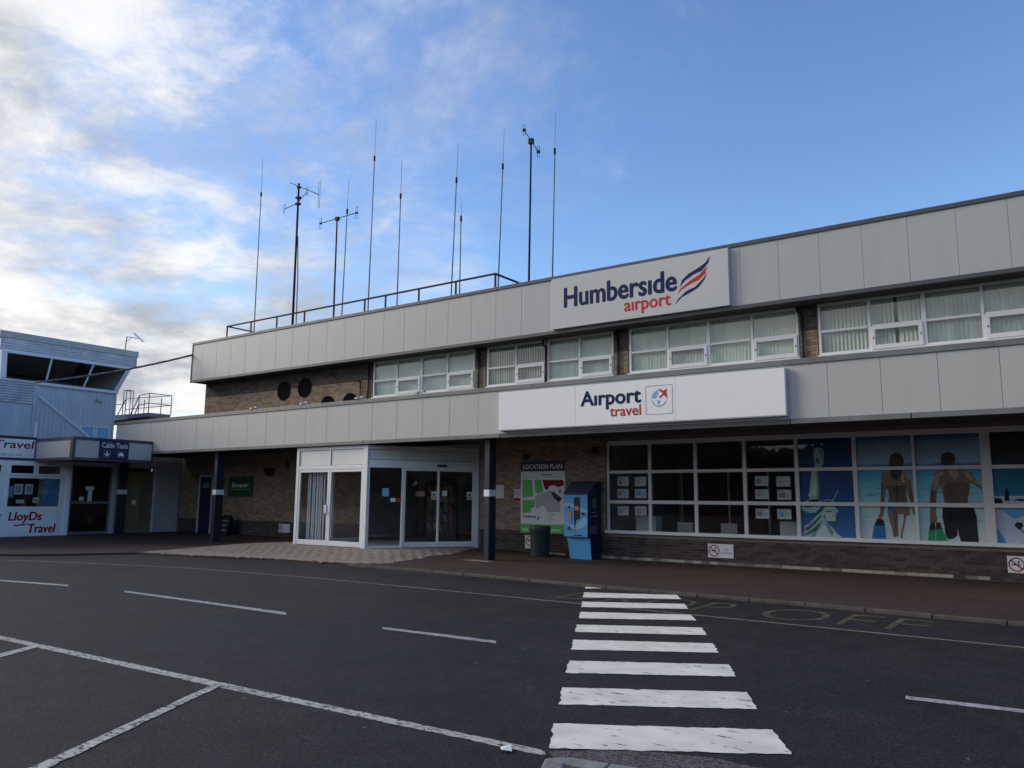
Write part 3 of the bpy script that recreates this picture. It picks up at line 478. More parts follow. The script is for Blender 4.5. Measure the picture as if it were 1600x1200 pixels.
bl = [(-24.8, 8.3)] + T['bayline'][:4] + [(-10.167, 11.2), (-7.97, 11.19), (-5.73, 11.16), (-3.2, 11.14), (-0.63, 11.1), (6, 11.0)]
b = MB()
for (a, c) in zip(bl, bl[1:]):
    a, c = Vector(a), Vector(c); d = (c-a).normalized(); n = Vector((-d.y, d.x))*0.045
    b.quad((*(a-n), ZR+0.003), (*(c-n), ZR+0.003), (*(c+n), ZR+0.003), (*(a+n), ZR+0.003))
b.build('bay_line', MT['bayl'], road)
text('lettering', 'DROP', MT['yellow'], road, RP, (-7.35, 11.55, -4.5, 12.75), -0.012, 0.0, 0.0042)
text('lettering', 'OFF', MT['yellow'], road, RP, (-3.95, 11.5, -1.75, 12.72), -0.012, 0.0, 0.0042)
printed('asphalt_patch', [rough_poly([(-2.97, 4.62), (-2.90, 4.68), (-2.52, 4.99), (-2.1, 5.13), (-1.70, 5.15), (-1.1, 5.0), (-1.1, 4.3), (-2.3, 4.4), (-2.83, 4.42)], 0.1, 0.01, 3)], MT['redroad'], road, RP, 0.0022)

rg = random.Random(21)
gum = []
for i in range(150):
    x, y = rg.uniform(-16, 0.5), rg.uniform(2.5, 13); q = rg.uniform(0.006, 0.016); n_ = 6; gum.append([(x+q*math.cos(6.283*j/n_)*rg.uniform(.6, 1.3), y+q*math.sin(6.283*j/n_)*rg.uniform(.6, 1.3)) for j in range(n_)])
printed('gum_spots', gum, MT['gum'], road, RP, 0.0016)['kind'] = 'stuff'
def joint(a, b, wd, seed):
    r_ = random.Random(seed); a, b = Vector(a), Vector(b); l = (b-a).length; n = int(l/0.25); d = (b-a)/n; nn = Vector((-d.y, d.x)).normalized(); o = 0; up, dn = [], []
    for i in range(n+1):
        o += r_.gauss(0, 0.012); o *= 0.97; p_ = a+d*i+nn*o; h_ = wd*r_.uniform(0.4, 1.2); up.append(tuple(p_+nn*h_)); dn.append(tuple(p_-nn*h_))
    return [[up[i], up[i+1], dn[i+1], dn[i]] for i in range(n)]
printed('tar_joint', joint((-30, 7.05), (8, 7.6), 0.006, 1)+joint((-14.6, 8.75), (-12.9, 8.55), 0.012, 2)+joint((-14.2, 8.9), (-13.2, 8.4), 0.010, 3), MT['tar'], road, RP, 0.0012)
MB().prism([(-13.75, 16.35, 0.0), (-12.35, 16.35, 0.0), (-12.35, 16.62, 0.0), (-13.4, 16.66, 0.0)], (0, 0, 0.012)).build('concrete_pad', MT['kerb_light'], footway)
# traffic island at the near end of the crossing
isl = MB().prism([(-2.60, 4.12, -0.11), (-2.64, 4.28, -0.11), (-2.30, 4.37, -0.11), (-1.2, 4.58, -0.11), (1.5, 5.1, -0.11), (1.5, -3, -0.11), (-1.1, -3, -0.11), (-2.0, 2.0, -0.11)], (0, 0, 0.125)).build('traffic_island', MT['island'], kind='structure')
edge = [(-2.0, -0.8), (-2.44, 2.2), (-2.71, 4.12), (-2.79, 4.30), (-2.70, 4.40), (-2.42, 4.455), (-1.5, 4.64), (-0.6, 4.82), (0.3, 5.0), (1.2, 5.18)]
for a, b_ in zip(edge, edge[1:]):
    a, b_ = Vector(a), Vector(b_); d = (b_-a).normalized(); n = Vector((d.y, -d.x)); p0, p1 = a+d*0.004, b_-d*0.004
    MB().prism([(p0.x, p0.y, -0.108), (p1.x, p1.y, -0.108), (p1.x+n.x*0.13, p1.y+n.y*0.13, -0.108), (p0.x+n.x*0.13, p0.y+n.y*0.13, -0.108)], (0, 0, 0.132+random.uniform(-.002, .002))).build('kerb_stone', MT['kerb_light'], isl, bevel=0.012)
pp = MB(); pp.add([(-3.262, 4.475, ZR+.012), (-3.20, 4.513, ZR+.03), (-3.148, 4.45, ZR+.011), (-3.205, 4.41, ZR+.02), (-3.205, 4.462, ZR+.024)], [(0,1,4),(1,2,4),(2,3,4),(3,0,4)])
tag(pp.build('paper_scrap', MT['white']), 'crumpled white scrap of paper lying on the road by the parking line', 'litter')

# ------------------------------------------------------------------ the terminal building
TB = empty('terminal_building', (-12.5, 19.4, 0), 'long two-storey brick terminal with grey panelled fascias and rows of white windows', 'building')
YW = 19.4
# --- masonry core with openings
def wall_boxes(mb, x0, x1, z0, z1, holes, y0, y1):
    """front wall from boxes butted round rectangular openings (x0, x1, z0, z1)"""
    cuts = sorted({x0, x1, *[h for q in holes for h in q[:2]]}); cuts = [c for c in cuts if x0 <= c <= x1]
    for a, b in zip(cuts, cuts[1:]):
        zs = [(z0, z1)]
        for (ha, hb, hz0, hz1) in holes:
            if ha <= a and hb >= b: zs = [(z0, hz0), (hz1, z1)]
        for c, d in zs:
            if d-c > 0.01: mb.box(a, b, y0, y1, c, d)
PORCH_X = (-20.06, -15.06)
gh = [(-10.56, 5.4, 0.70, 3.215), (PORCH_X[0], PORCH_X[1], -0.1, 3.6), (-29.86, -28.9, -0.1, 2.47)]
mb = MB(); wall_boxes(mb, -31.5, 6.0, -0.12, 3.6, gh, YW+0.008, YW+0.25)
ground_wall = mb.build('ground_wall', MT['mortar'], TB)
UW = [(-19.82, -15.30, 4), (-14.80, -12.60, 2), (-12.54, -10.33, 2), (-9.83, -5.23, 4), (-4.76, -0.2, 4), (0.27, 4.87, 4)]
uh = [(a, b, 5.06, 6.335) for a, b, n in UW]
mb = MB(); wall_boxes(mb, -29.83, 6.0, 3.6, 6.6, uh, YW+0.008, YW+0.25)
mb.box(-29.83, -29.6, YW+0.25, 30, 3.6, 6.6)
upper_wall = mb.build('upper_wall', MT['mortar'], TB)
BL, BH, J = 0.225, 0.075, 0.010
class Bricks:
    def __init__(s): s.items = []
    def lay(s, x0, x1, z0, z1, holes, kind):
        n = int(round((z1-z0)/BH))
        for c in range(n):
            za = z0+c*BH; zb = za+BH-J
            iv = [(x0, x1)]
            for (ha, hb, hz0, hz1) in holes:
                if hz0 < zb-0.01 and hz1 > za+0.01:
                    nv = []
                    for a, b in iv:
                        if hb <= a or ha >= b: nv.append((a, b)); continue
                        if ha > a: nv.append((a, ha))
                        if hb < b: nv.append((hb, b))
                    iv = nv
            off = (c % 2)*BL/2
            for a, b in iv:
                k = math.floor((a-off)/BL)
                while True:
                    p0 = max(a, k*BL+off); p1 = min(b, (k+1)*BL+off-J)
                    if k*BL+off >= b: break
                    if p1-p0 > 0.04: s.items.append((p0, p1, za, zb, kind(za, p0)))
                    k += 1
def brick_faces(mb, q, y, proud):
    x0, x1, z0, z1, _ = q; yf = y-proud; yb = y+0.012
    mb.add([(x0,yb,z0),(x1,yb,z0),(x1,yb,z1),(x0,yb,z1),(x0,yf,z0),(x1,yf,z0),(x1,yf,z1),(x0,yf,z1)], [(4,5,6,7),(0,1,5,4),(1,2,6,5),(2,3,7,6),(3,0,4,7)])
rb = random.Random(3)
def gkind(z, x):
    if z < 0.09 and -14.3 < x < -1.6: return 'pbrick' if rb.random() < 0.97 else 'dbrick'
    return 'dbrick' if z < 0.66 else 'brick'
G = Bricks(); G.lay(-31.2, 6.0, 0.015, 3.24, [(-10.62, 5.4, 0.66, 3.3), (PORCH_X[0]-0.05, PORCH_X[1]+0.05, -0.1, 3.6), (-29.92, -28.84, -0.1, 2.5)], gkind)
near = sorted([q for q in G.items if q[1] < -0.9], key=lambda q: (q[0]**2 - (1e4 if q[4] != 'brick' and -5.6 < q[0] else 0)))[:300]
ns = set(near)
for q in near:
    b = MB(); brick_faces(b, q, YW, 0.004+rb.uniform(-0.002, 0.002)); b.build('brick', MT[q[4]], ground_wall)
for kd, nm in (('brick', 'buff_brickwork'), ('dbrick', 'dark_brickwork'), ('pbrick', 'pale_brickwork')):
    b = MB()
    for q in G.items:
        if q[4] == kd and q not in ns: brick_faces(b, q, YW, 0.004+rb.uniform(-0.002, 0.002))
    if b.v: b.build(nm, MT[kd], ground_wall, kind='stuff')
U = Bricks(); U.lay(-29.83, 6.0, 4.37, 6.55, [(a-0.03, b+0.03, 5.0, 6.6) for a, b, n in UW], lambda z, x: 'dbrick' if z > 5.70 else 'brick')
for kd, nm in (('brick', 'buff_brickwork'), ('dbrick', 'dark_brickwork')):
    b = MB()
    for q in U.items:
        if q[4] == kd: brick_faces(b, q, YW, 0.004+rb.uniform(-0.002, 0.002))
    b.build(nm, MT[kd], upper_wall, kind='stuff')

# --- upper fascia
UX0, UX1, YU = -29.97, 6.0, 18.77
mb = MB(); mb.box(UX0+0.03, UX1, YU+0.05, YU+0.12, 6.36, 7.98); mb.box(UX0+0.03, UX0+0.1, YU+0.12, 30, 6.36, 7.98)
mb.build('fascia_backing', MT['backing'], TB)
MB().box(UX0+0.1, UX1, YU+0.12, 19.66, 6.34, 6.36).build('soffit', MT['soffit'], TB)
mb = MB(); mb.box(UX0-0.02, UX1, YU-0.03, YU+0.3, 7.915, 8.02); mb.box(UX0-0.02, UX0+0.3, YU+0.3, 30, 7.915, 8.02)
mb.build('roof_flashing', MT['flash_d'], TB, bevel=0.008)
mb = MB(); mb.box(UX0-0.02, UX1, YU-0.018, YU+0.06, 6.315, 6.405); mb.box(UX0-0.02, UX0+0.02, YU-0.022, YU+0.05, 6.41, 7.91); mb.box(UX0-0.02, UX0+0.05, YU+0.06, 30, 6.33, 6.405)
mb.build('fascia_trim', MT['flash_d'], TB)
x = -0.708+0.95*7
while x > UX0+0.05:
    a = max(x-0.95+0.003, UX0+0.025); b_ = x-0.003
    if b_ > UX0+0.1 and b_ <= UX1+0.3:
        yo = random.uniform(0, 0.003)
        MB().box(a, min(b_, UX1), YU+yo, YU+0.04, 6.407, 7.912).build('fascia_panel', MT['panel_up'], TB, bevel=0.004)
    x -= 0.95
# side of the fascia
for k in range(8):
    MB().box(UX0, UX0+0.028, YU+0.07+k*1.2, YU+0.07+k*1.2+1.19, 6.41, 7.91).build('fascia_panel', MT['panel_up'], TB)
MB().box(UX0+0.1, UX1, YU+0.3, 30, 7.70, 7.90).build('roof', MT['roof'], TB)

# --- canopy and its fascia
CX0, CX1, YF = -31.08, 6.0, 16.35
mb = MB(); mb.box(CX0+0.03, CX1, YF+0.05, YF+0.12, 3.2, 4.44); mb.box(CX0+0.03, CX0+0.1, YF+0.12, YW, 3.2, 4.44)
mb.build('canopy_backing', MT['backing'], TB)
MB().box(CX0+0.1, CX1, YF+0.12, YW-0.01, 3.30, 3.34).build('canopy_soffit', MT['soffit'], TB)
MB().box(CX0+0.1, CX1, YF+0.12, YW-0.01, 4.30, 4.345).build('canopy_roof', MT['roof'], TB)
mb = MB()
for (a, b_) in ((CX0-0.02, -21.0), (-20.994, -11.0), (-10.994, -1.0), (-0.994, CX1)): mb.box(a, b_, YF-0.028, YF+0.2, 4.385, 4.50)
mb.box(CX0-0.02, CX0+0.2, YF+0.2, YW, 4.385, 4.50)
mb.build('canopy_flashing', MT['flash'], TB, bevel=0.006)
mb = MB()
for (a, b_) in ((CX0, -23.02), (-23.0, -17.02), (-17.0, -12.02), (-4.63, -2.42), (-2.40, CX1)): MB().box(a, b_, YF-0.022, YF+0.06, 3.165, 3.268).build('canopy_trim', MT['flash'], TB, bevel=0.006)

MB().box(-12.0, -4.65, YF-0.01, YF+0.08, 3.165, 3.268).build('canopy_trim', MT['flash_d'], TB)  # this length coloured darker for the shade under the travel sign
x = -0.929+0.985*7
while x > CX0+0.05:
    a = max(x-0.985+0.0035, CX0+0.03); b_ = x-0.0035
    if b_-a > 0.05 and b_ <= CX1+0.3:
        MB().box(a, min(b_, CX1), YF+random.uniform(0, 0.003), YF+0.04, 3.27, 4.383).build('fascia_panel', MT['panel'], TB, bevel=0.004)
    x -= 0.985
MB().box(CX0, CX0+0.028, YF+0.05, YF+3.0, 3.27, 4.383).build('fascia_panel', MT['panel'], TB)
# steel columns with a white band
for (x, wd) in ((-12.62, 0.15), (-24.60, 0.17), (-31.0, 0.17), (-1.0+0.95, 0.15)):
    z0 = zf(x, 16.7); mb = MB()
    mb.box(x-wd/2, x+wd/2, 16.60, 16.62, z0-0.05, 3.30); mb.box(x-0.006, x+0.006, 16.62, 16.88, z0-0.05, 3.30); mb.box(x-wd/2, x+wd/2, 16.88, 16.90, z0-0.05, 3.30)
    c = mb.build('column', MT['navy_col'], TB)
    MB().box(x-wd/2-0.012, x+wd/2+0.012, 16.588, 16.912, 1.66, 1.835).build('column_band', MT['white'], c)
    if x < -30: continue
    MB().box(x-wd/2-0.08, x+wd/2+0.08, 16.52, 16.98, z0-0.02, z0+0.008).build('base_plate', MT['kerb'], c)

# --- upper windows
def framebox(mb, x0, x1, z0, z1, t, y0, y1, bt=None):
    bt = t if bt is None else bt
    mb.box(x0, x0+t, y0, y1, z0, z1); mb.box(x1-t, x1, y0, y1, z0, z1); mb.box(x0+t, x1-t, y0, y1, z1-t, z1); mb.box(x0+t, x1-t, y0, y1, z0, z0+bt)
rw = random.Random(11)
for wi, (a, b_, n) in enumerate(UW):
    z0, z1, zt = 5.07, 6.33, 5.645
    y0, y1 = YW+0.005, YW+0.065
    mb = MB(); framebox(mb, a, b_, z0, z1, 0.055, y0, y1)
    cw = (b_-a)/n; t = 0.03
    for i in range(1, n): mb.box(a+i*cw-t*(1.6 if i == 2 and n == 4 else 1), a+i*cw+t*(1.6 if i == 2 and n == 4 else 1), y0-0.004, y1, z0+0.055, z1-0.055)
    for i in range(n): mb.box(a+i*cw+t*1.7, a+(i+1)*cw-t*1.7, y0+0.004, y1, zt-0.03, zt+0.03)
    wn = mb.build('window', MT['upvc'], TB, bevel=0.004)
    for i in range(n):
        xa, xb = a+i*cw+0.03, a+(i+1)*cw-0.03
        MB().box(xa, xb, YW+0.04, YW+0.046, zt+0.03, z1-0.055).build('pane', MT['glass'], wn)
        if i % 2 == 1:
            mb = MB(); framebox(mb, xa+0.005, xb-0.005, z0+0.02, zt-0.012, 0.085, YW-0.03, YW+0.028, 0.10)
            cs = mb.build('casement', MT['upvc'], wn, bevel=0.005)
            MB().box(xa+0.085, xb-0.085, YW+0.008, YW+0.014, z0+0.115, zt-0.095).build('pane', MT['glass'], cs)
            mb = MB()
            for hx in (xa+0.05, xb-0.05): mb.box(hx-0.012, hx+0.012, YW-0.045, YW-0.031, z0+0.27, z0+0.31)
            mb.build('casement_stay', MT['flash'], cs)
        else:
            MB().box(xa, xb, YW+0.04, YW+0.046, z0+0.055, zt-0.03).build('pane', MT['glass'], wn)
    MB().box(a-0.03, b_+0.03, YW-0.055, YW+0.004, 5.035, 5.066).build('window_sill', MT['upvc'], wn)
    mb = MB(); x = a+0.02
    tilt = [(0.0, 0.35), (-0.55, -0.38), (0.1, 0.4), (-0.30, 0.0), (-0.50, -0.36), (0, 0.3)][wi]
    while x < b_-0.05:
        u = (x-a)/(b_-a); hw = 0.056; ang = rw.uniform(*tilt) if not (wi == 4 and u > 0.5) else rw.uniform(0.2, 0.5)
        if not (wi == 4 and 0.36 < u < 0.385):
            dx, dy = hw*math.cos(ang), hw*math.sin(ang)
            mb.add([(x-dx, YW+0.15-dy, z0+0.02), (x+dx, YW+0.15+dy, z0+0.02), (x+dx, YW+0.15+dy, z1-0.02), (x-dx, YW+0.15-dy, z1-0.02)], [(0,1,2,3)])
        x += 0.088
    mb.build('vertical_blind', MT['blind'], wn)
mb = MB(); mb.box(-20.5, 6, 20.6, 20.7, 4.5, 6.9); mb.box(-20.5, 6, 19.66, 20.6, 4.45, 4.5); mb.box(-20.5, -20.4, 19.66, 20.6, 4.5, 6.9)
mb.build('upper_room', MT['room'], TB)
# rainwater pipes between the upper windows
for (x, kink) in ((-20.02, False), (-12.57, True), (-10.16, False), (-5.13, True), (-15.1, False)):
    mb = MB(); yp = YW-0.05
    pts = [(x-(0.10 if kink else 0), yp, 6.33), (x-(0.10 if kink else 0), yp, 6.22), (x, yp, 6.08), (x, yp, 4.40)] if kink else [(x, yp, 6.33), (x, yp, 4.40)]
    mb.path(pts, 0.032, 8); mb.build('rainwater_pipe', MT['black'], TB, smooth=True)
mb = MB(); mb.path([(-20.62, YW-0.02, 5.72), (-20.50, YW-0.06, 5.72), (-20.40, YW-0.06, 5.66), (-20.40, YW-0.06, 4.40)], 0.026, 8); mb.build('vent_pipe', MT['black'], TB, smooth=True)
# round louvred vents
for (x, z, r) in ((-24.64, 5.66, 0.375), (-23.43, 5.69, 0.375), (-22.12, 4.92, 0.375), (-20.94, 4.94, 0.375)):
    mb = MB(); rim = [(r, 0), (r, 0)]
    n = 28; vs = []
    for i in range(n):
        t = 2*math.pi*i/n
        for rr, yy in ((r, YW+0.02), (r, YW-0.035), (r-0.05, YW-0.035), (r-0.05, YW+0.02)): vs.append((x+rr*math.cos(t), yy, z+rr*math.sin(t)))
    mb.add(vs, [((i*4+k), (i*4+(k+1) % 4), (((i+1) % n)*4+(k+1) % 4), (((i+1) % n)*4+k)) for i in range(n) for k in range(4)])
    mb.add([(x+(r-0.05)*math.cos(2*math.pi*i/n), YW-0.006, z+(r-0.05)*math.sin(2*math.pi*i/n)) for i in range(n)], [tuple(range(n))])
    v = mb.build('round_vent', MT['vent_black'], TB)
    k = -r+0.08
    while k < r-0.06:
        h = math.sqrt(max(0, (r-0.05)**2-k*k))
        if h > 0.05: MB().prism([(x-h, YW-0.028, z+k-0.02), (x-h, YW-0.008, z+k+0.03), (x-h, YW-0.014, z+k+0.03), (x-h, YW-0.034, z+k-0.02)], (2*h, 0, 0)).build('louvre_blade', MT['vent_black'], v)
        k += 0.075
# small bulkhead lamps standing on the canopy edge
for x in (-22.3, -19.75, -17.25, -14.85):
    mb = MB(); mb.path([(x, YF+0.1, 4.5), (x, YF+0.05, 4.56)], 0.012, 6); mb.box(x-0.16, x-0.04, YF-0.06, YF+0.05, 4.52, 4.57); mb.box(x+0.04, x+0.16, YF-0.02, YF+0.09, 4.55, 4.60); mb.path([(x-0.1, YF, 4.55), (x, YF+0.05, 4.60), (x+0.1, YF+0.03, 4.58)], 0.01, 6)
    mb.build('floodlight', MT['sign_edge'], TB)

# --- big shop window on the ground floor
wx = [-10.56, -9.27, -7.98, -6.69, -5.42, -4.11, -2.88, -1.50, -0.2, 1.1, 2.4, 3.7, 5.0]
zt = [(0.78, 1.50), (1.59, 2.315), (2.395, 3.085)]
y0, y1 = YW-0.012, YW+0.06
mb = MB()
def ht(i): return 0.03 if i in (6,) else (0.095 if i == 7 else 0.045)
for i, x in enumerate(wx):
    xa = x if i == 0 else x-ht(i)
    mb.box(xa, x+(0.06 if i == 0 else ht(i)), y0, y1, 0.78, 3.205)
for i in range(len(wx)-1):
    xa, xb = wx[i]+(0.06 if i == 0 else ht(i)), wx[i+1]-ht(i+1)
    for za, zb in ((3.085, 3.205), (2.315, 2.395), (1.50, 1.59)): mb.box(xa, xb, y0+0.004, y1, za, zb)
sw = mb.build('shop_window', MT['upvc_d'], TB, bevel=0.004)
MB().box(-10.62, 5.1, YW-0.07, YW+0.06, 0.695, 0.78).build('window_sill', MT['upvc'], sw, bevel=0.006)
for i in range(len(wx)-1):
    for za, zb in zt: MB().box(wx[i]+0.02, wx[i+1]-0.02, YW+0.035, YW+0.042, za-0.01, zb+0.01).build('pane', MT['glass_d'], sw)
mb = MB(); mb.box(-10.7, 6, 24.5, 24.6, 0, 3.3); mb.box(-10.8, -10.7, 19.66, 24.6, 0, 3.3); mb.box(6, 6.1, 19.66, 24.6, 0, 3.3); mb.box(-10.7, 6, 19.66, 24.5, -0.05, 0.0); mb.box(-10.7, 6, 19.66, 24.5, 3.25, 3.3)
mb.build('shop_interior', MT['room'], TB)

# side wall of the old wing beside the taxi office
XS = -31.3
mb = MB(); mb.box(XS-0.25, XS-0.008, 18.27, YW+0.008, 0, 3.3); mb.box(XS-0.25, XS, 14.8, 18.27, 2.72, 3.3); mb.box(XS-0.25, XS, 14.8, 14.92, 0, 2.72); mb.box(XS-0.25, XS, 16.5, 17.08, 0, 2.72)
side_wall = mb.build('side_wall', MT['wbrick'], TB)
b = MB()
for c in range(32):
    za = 0.06+c*BH; y = 18.28-(c % 2)*0.11
    while y < 19.36:
        ya, yb = max(18.28, y), min(19.37, y+BL-J)
        if yb-ya > 0.03: b.add([(XS-0.01, ya, za), (XS-0.01, yb, za), (XS-0.01, yb, za+BH-J), (XS-0.01, ya, za+BH-J), (XS+0.004, ya, za), (XS+0.004, yb, za), (XS+0.004, yb, za+BH-J), (XS+0.004, ya, za+BH-J)], [(4,5,6,7),(0,1,5,4),(1,2,6,5),(2,3,7,6),(3,0,4,7)])
        y += BL
b.build('painted_brickwork', MT['wbrick'], side_wall, kind='stuff')
MB().box(XS+0.005, XS+0.05, 18.21, 18.30, zf(XS, 18), 2.70).build('door_jamb', MT['upvc_d'], side_wall)
mb = MB()
for (a, c) in ((14.92, 14.98), (16.42, 16.5)): mb.box(XS-0.1, XS-0.03, a, c, 0.1, 2.72)
mb.box(XS-0.1, XS-0.03, 14.98, 16.42, 1.28, 1.37); mb.box(XS-0.1, XS-0.03, 14.98, 16.42, 0.1, 0.22)
gs = mb.build('glazed_screen', MT['flash'], side_wall)
for za, zb in ((0.22, 1.28), (1.37, 2.72)): MB().box(XS-0.068, XS-0.062, 14.98, 16.42, za, zb).build('pane', MT['glass_d'], gs)
dd = MB().box(XS-0.09, XS-0.05, 17.08, 18.21, 0.1, 2.60).build('door', MT['tan'], side_wall)
MB().box(XS-0.049, XS-0.044, 17.72, 18.1, 0.25, 2.4).build('door_pane', MT['glass_d'], dd)
MB().box(XS-0.049, XS-0.042, 17.38, 17.56, 1.25, 1.42).build('door_notice', MT['paper'], dd)
MB().box(XS-0.05, XS-0.01, 17.6, 17.64, 1.0, 1.25).build('door_handle', MT['galv'], dd)
mb = MB(); mb.box(-35, -34.9, 14.8, 18.3, 0, 2.8); mb.box(-34.9, XS-0.25, 14.8, 14.85, 0, 2.8); mb.box(-34.9, XS-0.25, 14.85, 18.2, 0.02, 0.06); mb.box(-34.9, XS-0.25, 14.8, 18.3, 2.8, 2.85); mb.box(-34.9, XS-0.25, 18.2, 18.25, 0, 2.8)
mb.build('taxi_office_interior', MT['dark'], TB)
# old wing body, behind the canopy
MB().box(-31.5, -30.0, YW+0.26, 30, 0, 4.3).build('wing_body', MT['mortar'], TB)
# dark door at the far end of the brick wall
mb = MB(); z0 = zf(-29.4, 19.3); mb.box(-29.86, -29.80, YW-0.01, YW+0.08, z0, 2.47); mb.box(-28.96, -28.90, YW-0.01, YW+0.08, z0, 2.47); mb.box(-29.80, -28.96, YW-0.01, YW+0.08, 2.41, 2.47)
df = mb.build('door_frame', MT['upvc_d'], TB)
dl = MB().box(-29.80, -28.96, YW+0.03, YW+0.075, z0, 2.41).build('door', MT['mnavy'], df)
MB().box(-29.62, -29.18, YW+0.022, YW+0.03, 1.95, 2.15).build('door_notice', MT['gline'], dl)
# bits on the brick wall
mb = MB(); mb.add([(-25.48, YW-0.01, 2.70), (-24.92, YW-0.01, 2.70), (-24.99, YW-0.01, 2.40), (-25.41, YW-0.01, 2.40), (-25.44, YW-0.17, 2.68), (-24.96, YW-0.17, 2.68), (-25.04, YW-0.12, 2.42), (-25.36, YW-0.12, 2.42)], [(4,5,6,7),(0,1,5,4),(1,2,6,5),(2,3,7,6),(3,0,4,7)])
mb.build('wall_lamp', MT['black'], TB, bevel=0.01)
for (x, z) in ((-24.22, 2.80), (-13.27, 2.83)):
    v = MB().box(x-0.16, x+0.16, YW-0.03, YW-0.006, z-0.16, z+0.16).build('wall_vent', MT['flash'], TB, bevel=0.01)
    printed('vent_opening', [disc(x, z, 0.115, 0.115)], MT['black'], v, front(YW-0.03), 0.002)
MB().box(-14.42, -14.08, YW-0.03, YW-0.006, 1.62, 2.02).build('wall_plate', MT['upvc_d'], TB, bevel=0.006)
mb = MB(); mb.box(-10.96, -10.84, YW-0.16, YW-0.006, 2.88, 3.05); mb.tube((-10.90, YW-0.22, 2.93), (-10.90, YW-0.16, 2.95), 0.05); mb.build('security_camera', MT['black'], TB)
# ------------------------------------------------------------------ entrance porch
PO = empty('entrance_porch', (-18.2, 17.9, 0.13), 'white framed glass entrance porch jutting out under the canopy beside the block paving', 'porch')
ZP = 0.14; PT = 3.145
pf = front(16.45); d3 = (1.93, 2.95, 0); ps = oblique((-16.96, 16.45), d3); LS = math.hypot(1.93, 2.95)
def pbox(mb, plane, u0, u1, v0, v1, k0, k1):
    q = [plane(u0, v0, k0), plane(u1, v0, k0), plane(u1, v0, k1), plane(u0, v0, k1), plane(u0, v1, k0), plane(u1, v1, k0), plane(u1, v1, k1), plane(u0, v1, k1)]
    return mb.add(q, [(0,3,2,1),(4,5,6,7),(0,1,5,4),(1,2,6,5),(2,3,7,6),(3,0,4,7)])
mb = MB()
pbox(mb, pf, -20.10, -19.985, ZP-0.05, PT, -0.09, 0); pbox(mb, pf, -17.095, -16.92, ZP-0.05, PT, -0.12, 0.004)
pbox(mb, pf, -19.985, -17.095, 3.05, PT-0.002, -0.09, -0.004); pbox(mb, pf, -19.985, -17.095, 2.452, 2.56, -0.09, -0.004)
pbox(mb, pf, -18.60, -18.53, 2.56, 3.05, -0.09, -0.006)
XL, YB = -20.10, 19.39
mb.box(XL, XL+0.09, 16.55, YB, 2.45, 2.55); mb.box(XL, XL+0.09, 16.55, YB, 3.05, PT); mb.box(XL, XL+0.09, 17.9, 18.0, ZP, 2.45); mb.box(XL+0.005, XL+0.085, 16.55, 17.9, ZP-0.05, 0.26); mb.box(XL+0.005, XL+0.085, 18.0, YB, ZP-0.05, 0.26)
mb.build('front_frame', MT['upvc'], PO, bevel=0.006)
mb = MB(); mb.box(XL+0.03, XL+0.05, 16.55, YB, 2.55, 3.05); mb.build('infill_panel', MT['sheet'], PO)
for ya, yb_ in ((16.55, 17.9), (18.0, YB)): MB().box(XL+0.04, XL+0.048, ya, yb_, 0.26, 2.45).build('side_pane', MT['glass_d'], PO)
mb = MB()
pbox(mb, ps, LS-0.16, LS-0.02, ZP-0.05, PT, -0.09, 0); pbox(mb, ps, 0.02, LS-0.16, 3.03, PT-0.003, -0.09, -0.004)
pbox(mb, ps, 0.02, LS-0.16, 2.49, 2.715, -0.10, -0.002); pbox(mb, ps, 1.08, 1.155, ZP, 2.49, -0.09, -0.001); pbox(mb, ps, 1.08, 1.13, 2.715, 3.03, -0.09, -0.006)
pbox(mb, ps, 0.02, 1.08, ZP, 0.205, -0.09, -0.003)
mb.build('side_frame', MT['upvc'], PO, bevel=0.006)
for pl_, u0, u1, v0, v1 in ((pf, -19.985, -18.60, 2.56, 3.05), (pf, -18.53, -17.095, 2.56, 3.05), (ps, 0.05, 1.08, 2.715, 3.03), (ps, 1.13, LS-0.16, 2.715, 3.03)):
    pbox(MB(), pl_, u0, u1, v0, v1, -0.05, -0.035).build('infill_panel', MT['sheet'], PO)
    g = 0.014; mb = MB()
    for q in ((u0, u1, v1-g, v1), (u0, u1, v0, v0+g), (u0, u0+g, v0+g, v1-g), (u1-g, u1, v0+g, v1-g)): pbox(mb, pl_, *q, -0.034, -0.028)
    mb.build('gasket', MT['flash'], PO)
def leaf(name, plane, u0, u1, v0, v1, st, bot, top, k0, k1, glass):
    m = MB(); pbox(m, plane, u0, u0+st, v0, v1, k0, k1); pbox(m, plane, u1-st, u1, v0, v1, k0, k1); pbox(m, plane, u0+st, u1-st, v0, v0+bot, k0, k1-0.002); pbox(m, plane, u0+st, u1-st, v1-top, v1, k0, k1-0.002)
    o = m.build(name, MT['upvc'], PO, bevel=0.005)
    g = MB(); km = (k0+k1)/2; pbox(g, plane, u0+st, u1-st, v0+bot, v1-top, km-0.004, km+0.004); g.build('pane', glass, o); return o
l1 = leaf('door', pf, -19.98, -18.567, ZP+0.012, 2.447, 0.075, 0.15, 0.08, -0.065, -0.012, MT['glass_d'])
l2 = leaf('door', pf, -18.559, -17.10, ZP+0.012, 2.447, 0.075, 0.15, 0.08, -0.065, -0.012, MT['glass_d'])
for o, u in ((l1, -18.69), (l2, -18.44)):
    m = MB(); pbox(m, pf, u-(0.0 if o is l1 else 0.11), u+(0.12 if o is l1 else 0.0), 1.13, 1.37, -0.012, 0.035); m.build('push_plate', MT['upvc'], o, bevel=0.006)
m = MB(); m.tube(pf(-18.575, 1.0, 0.05), pf(-18.575, 1.6, 0.05), 0.016); m.build('door_handle', MT['sign_edge'], l1)
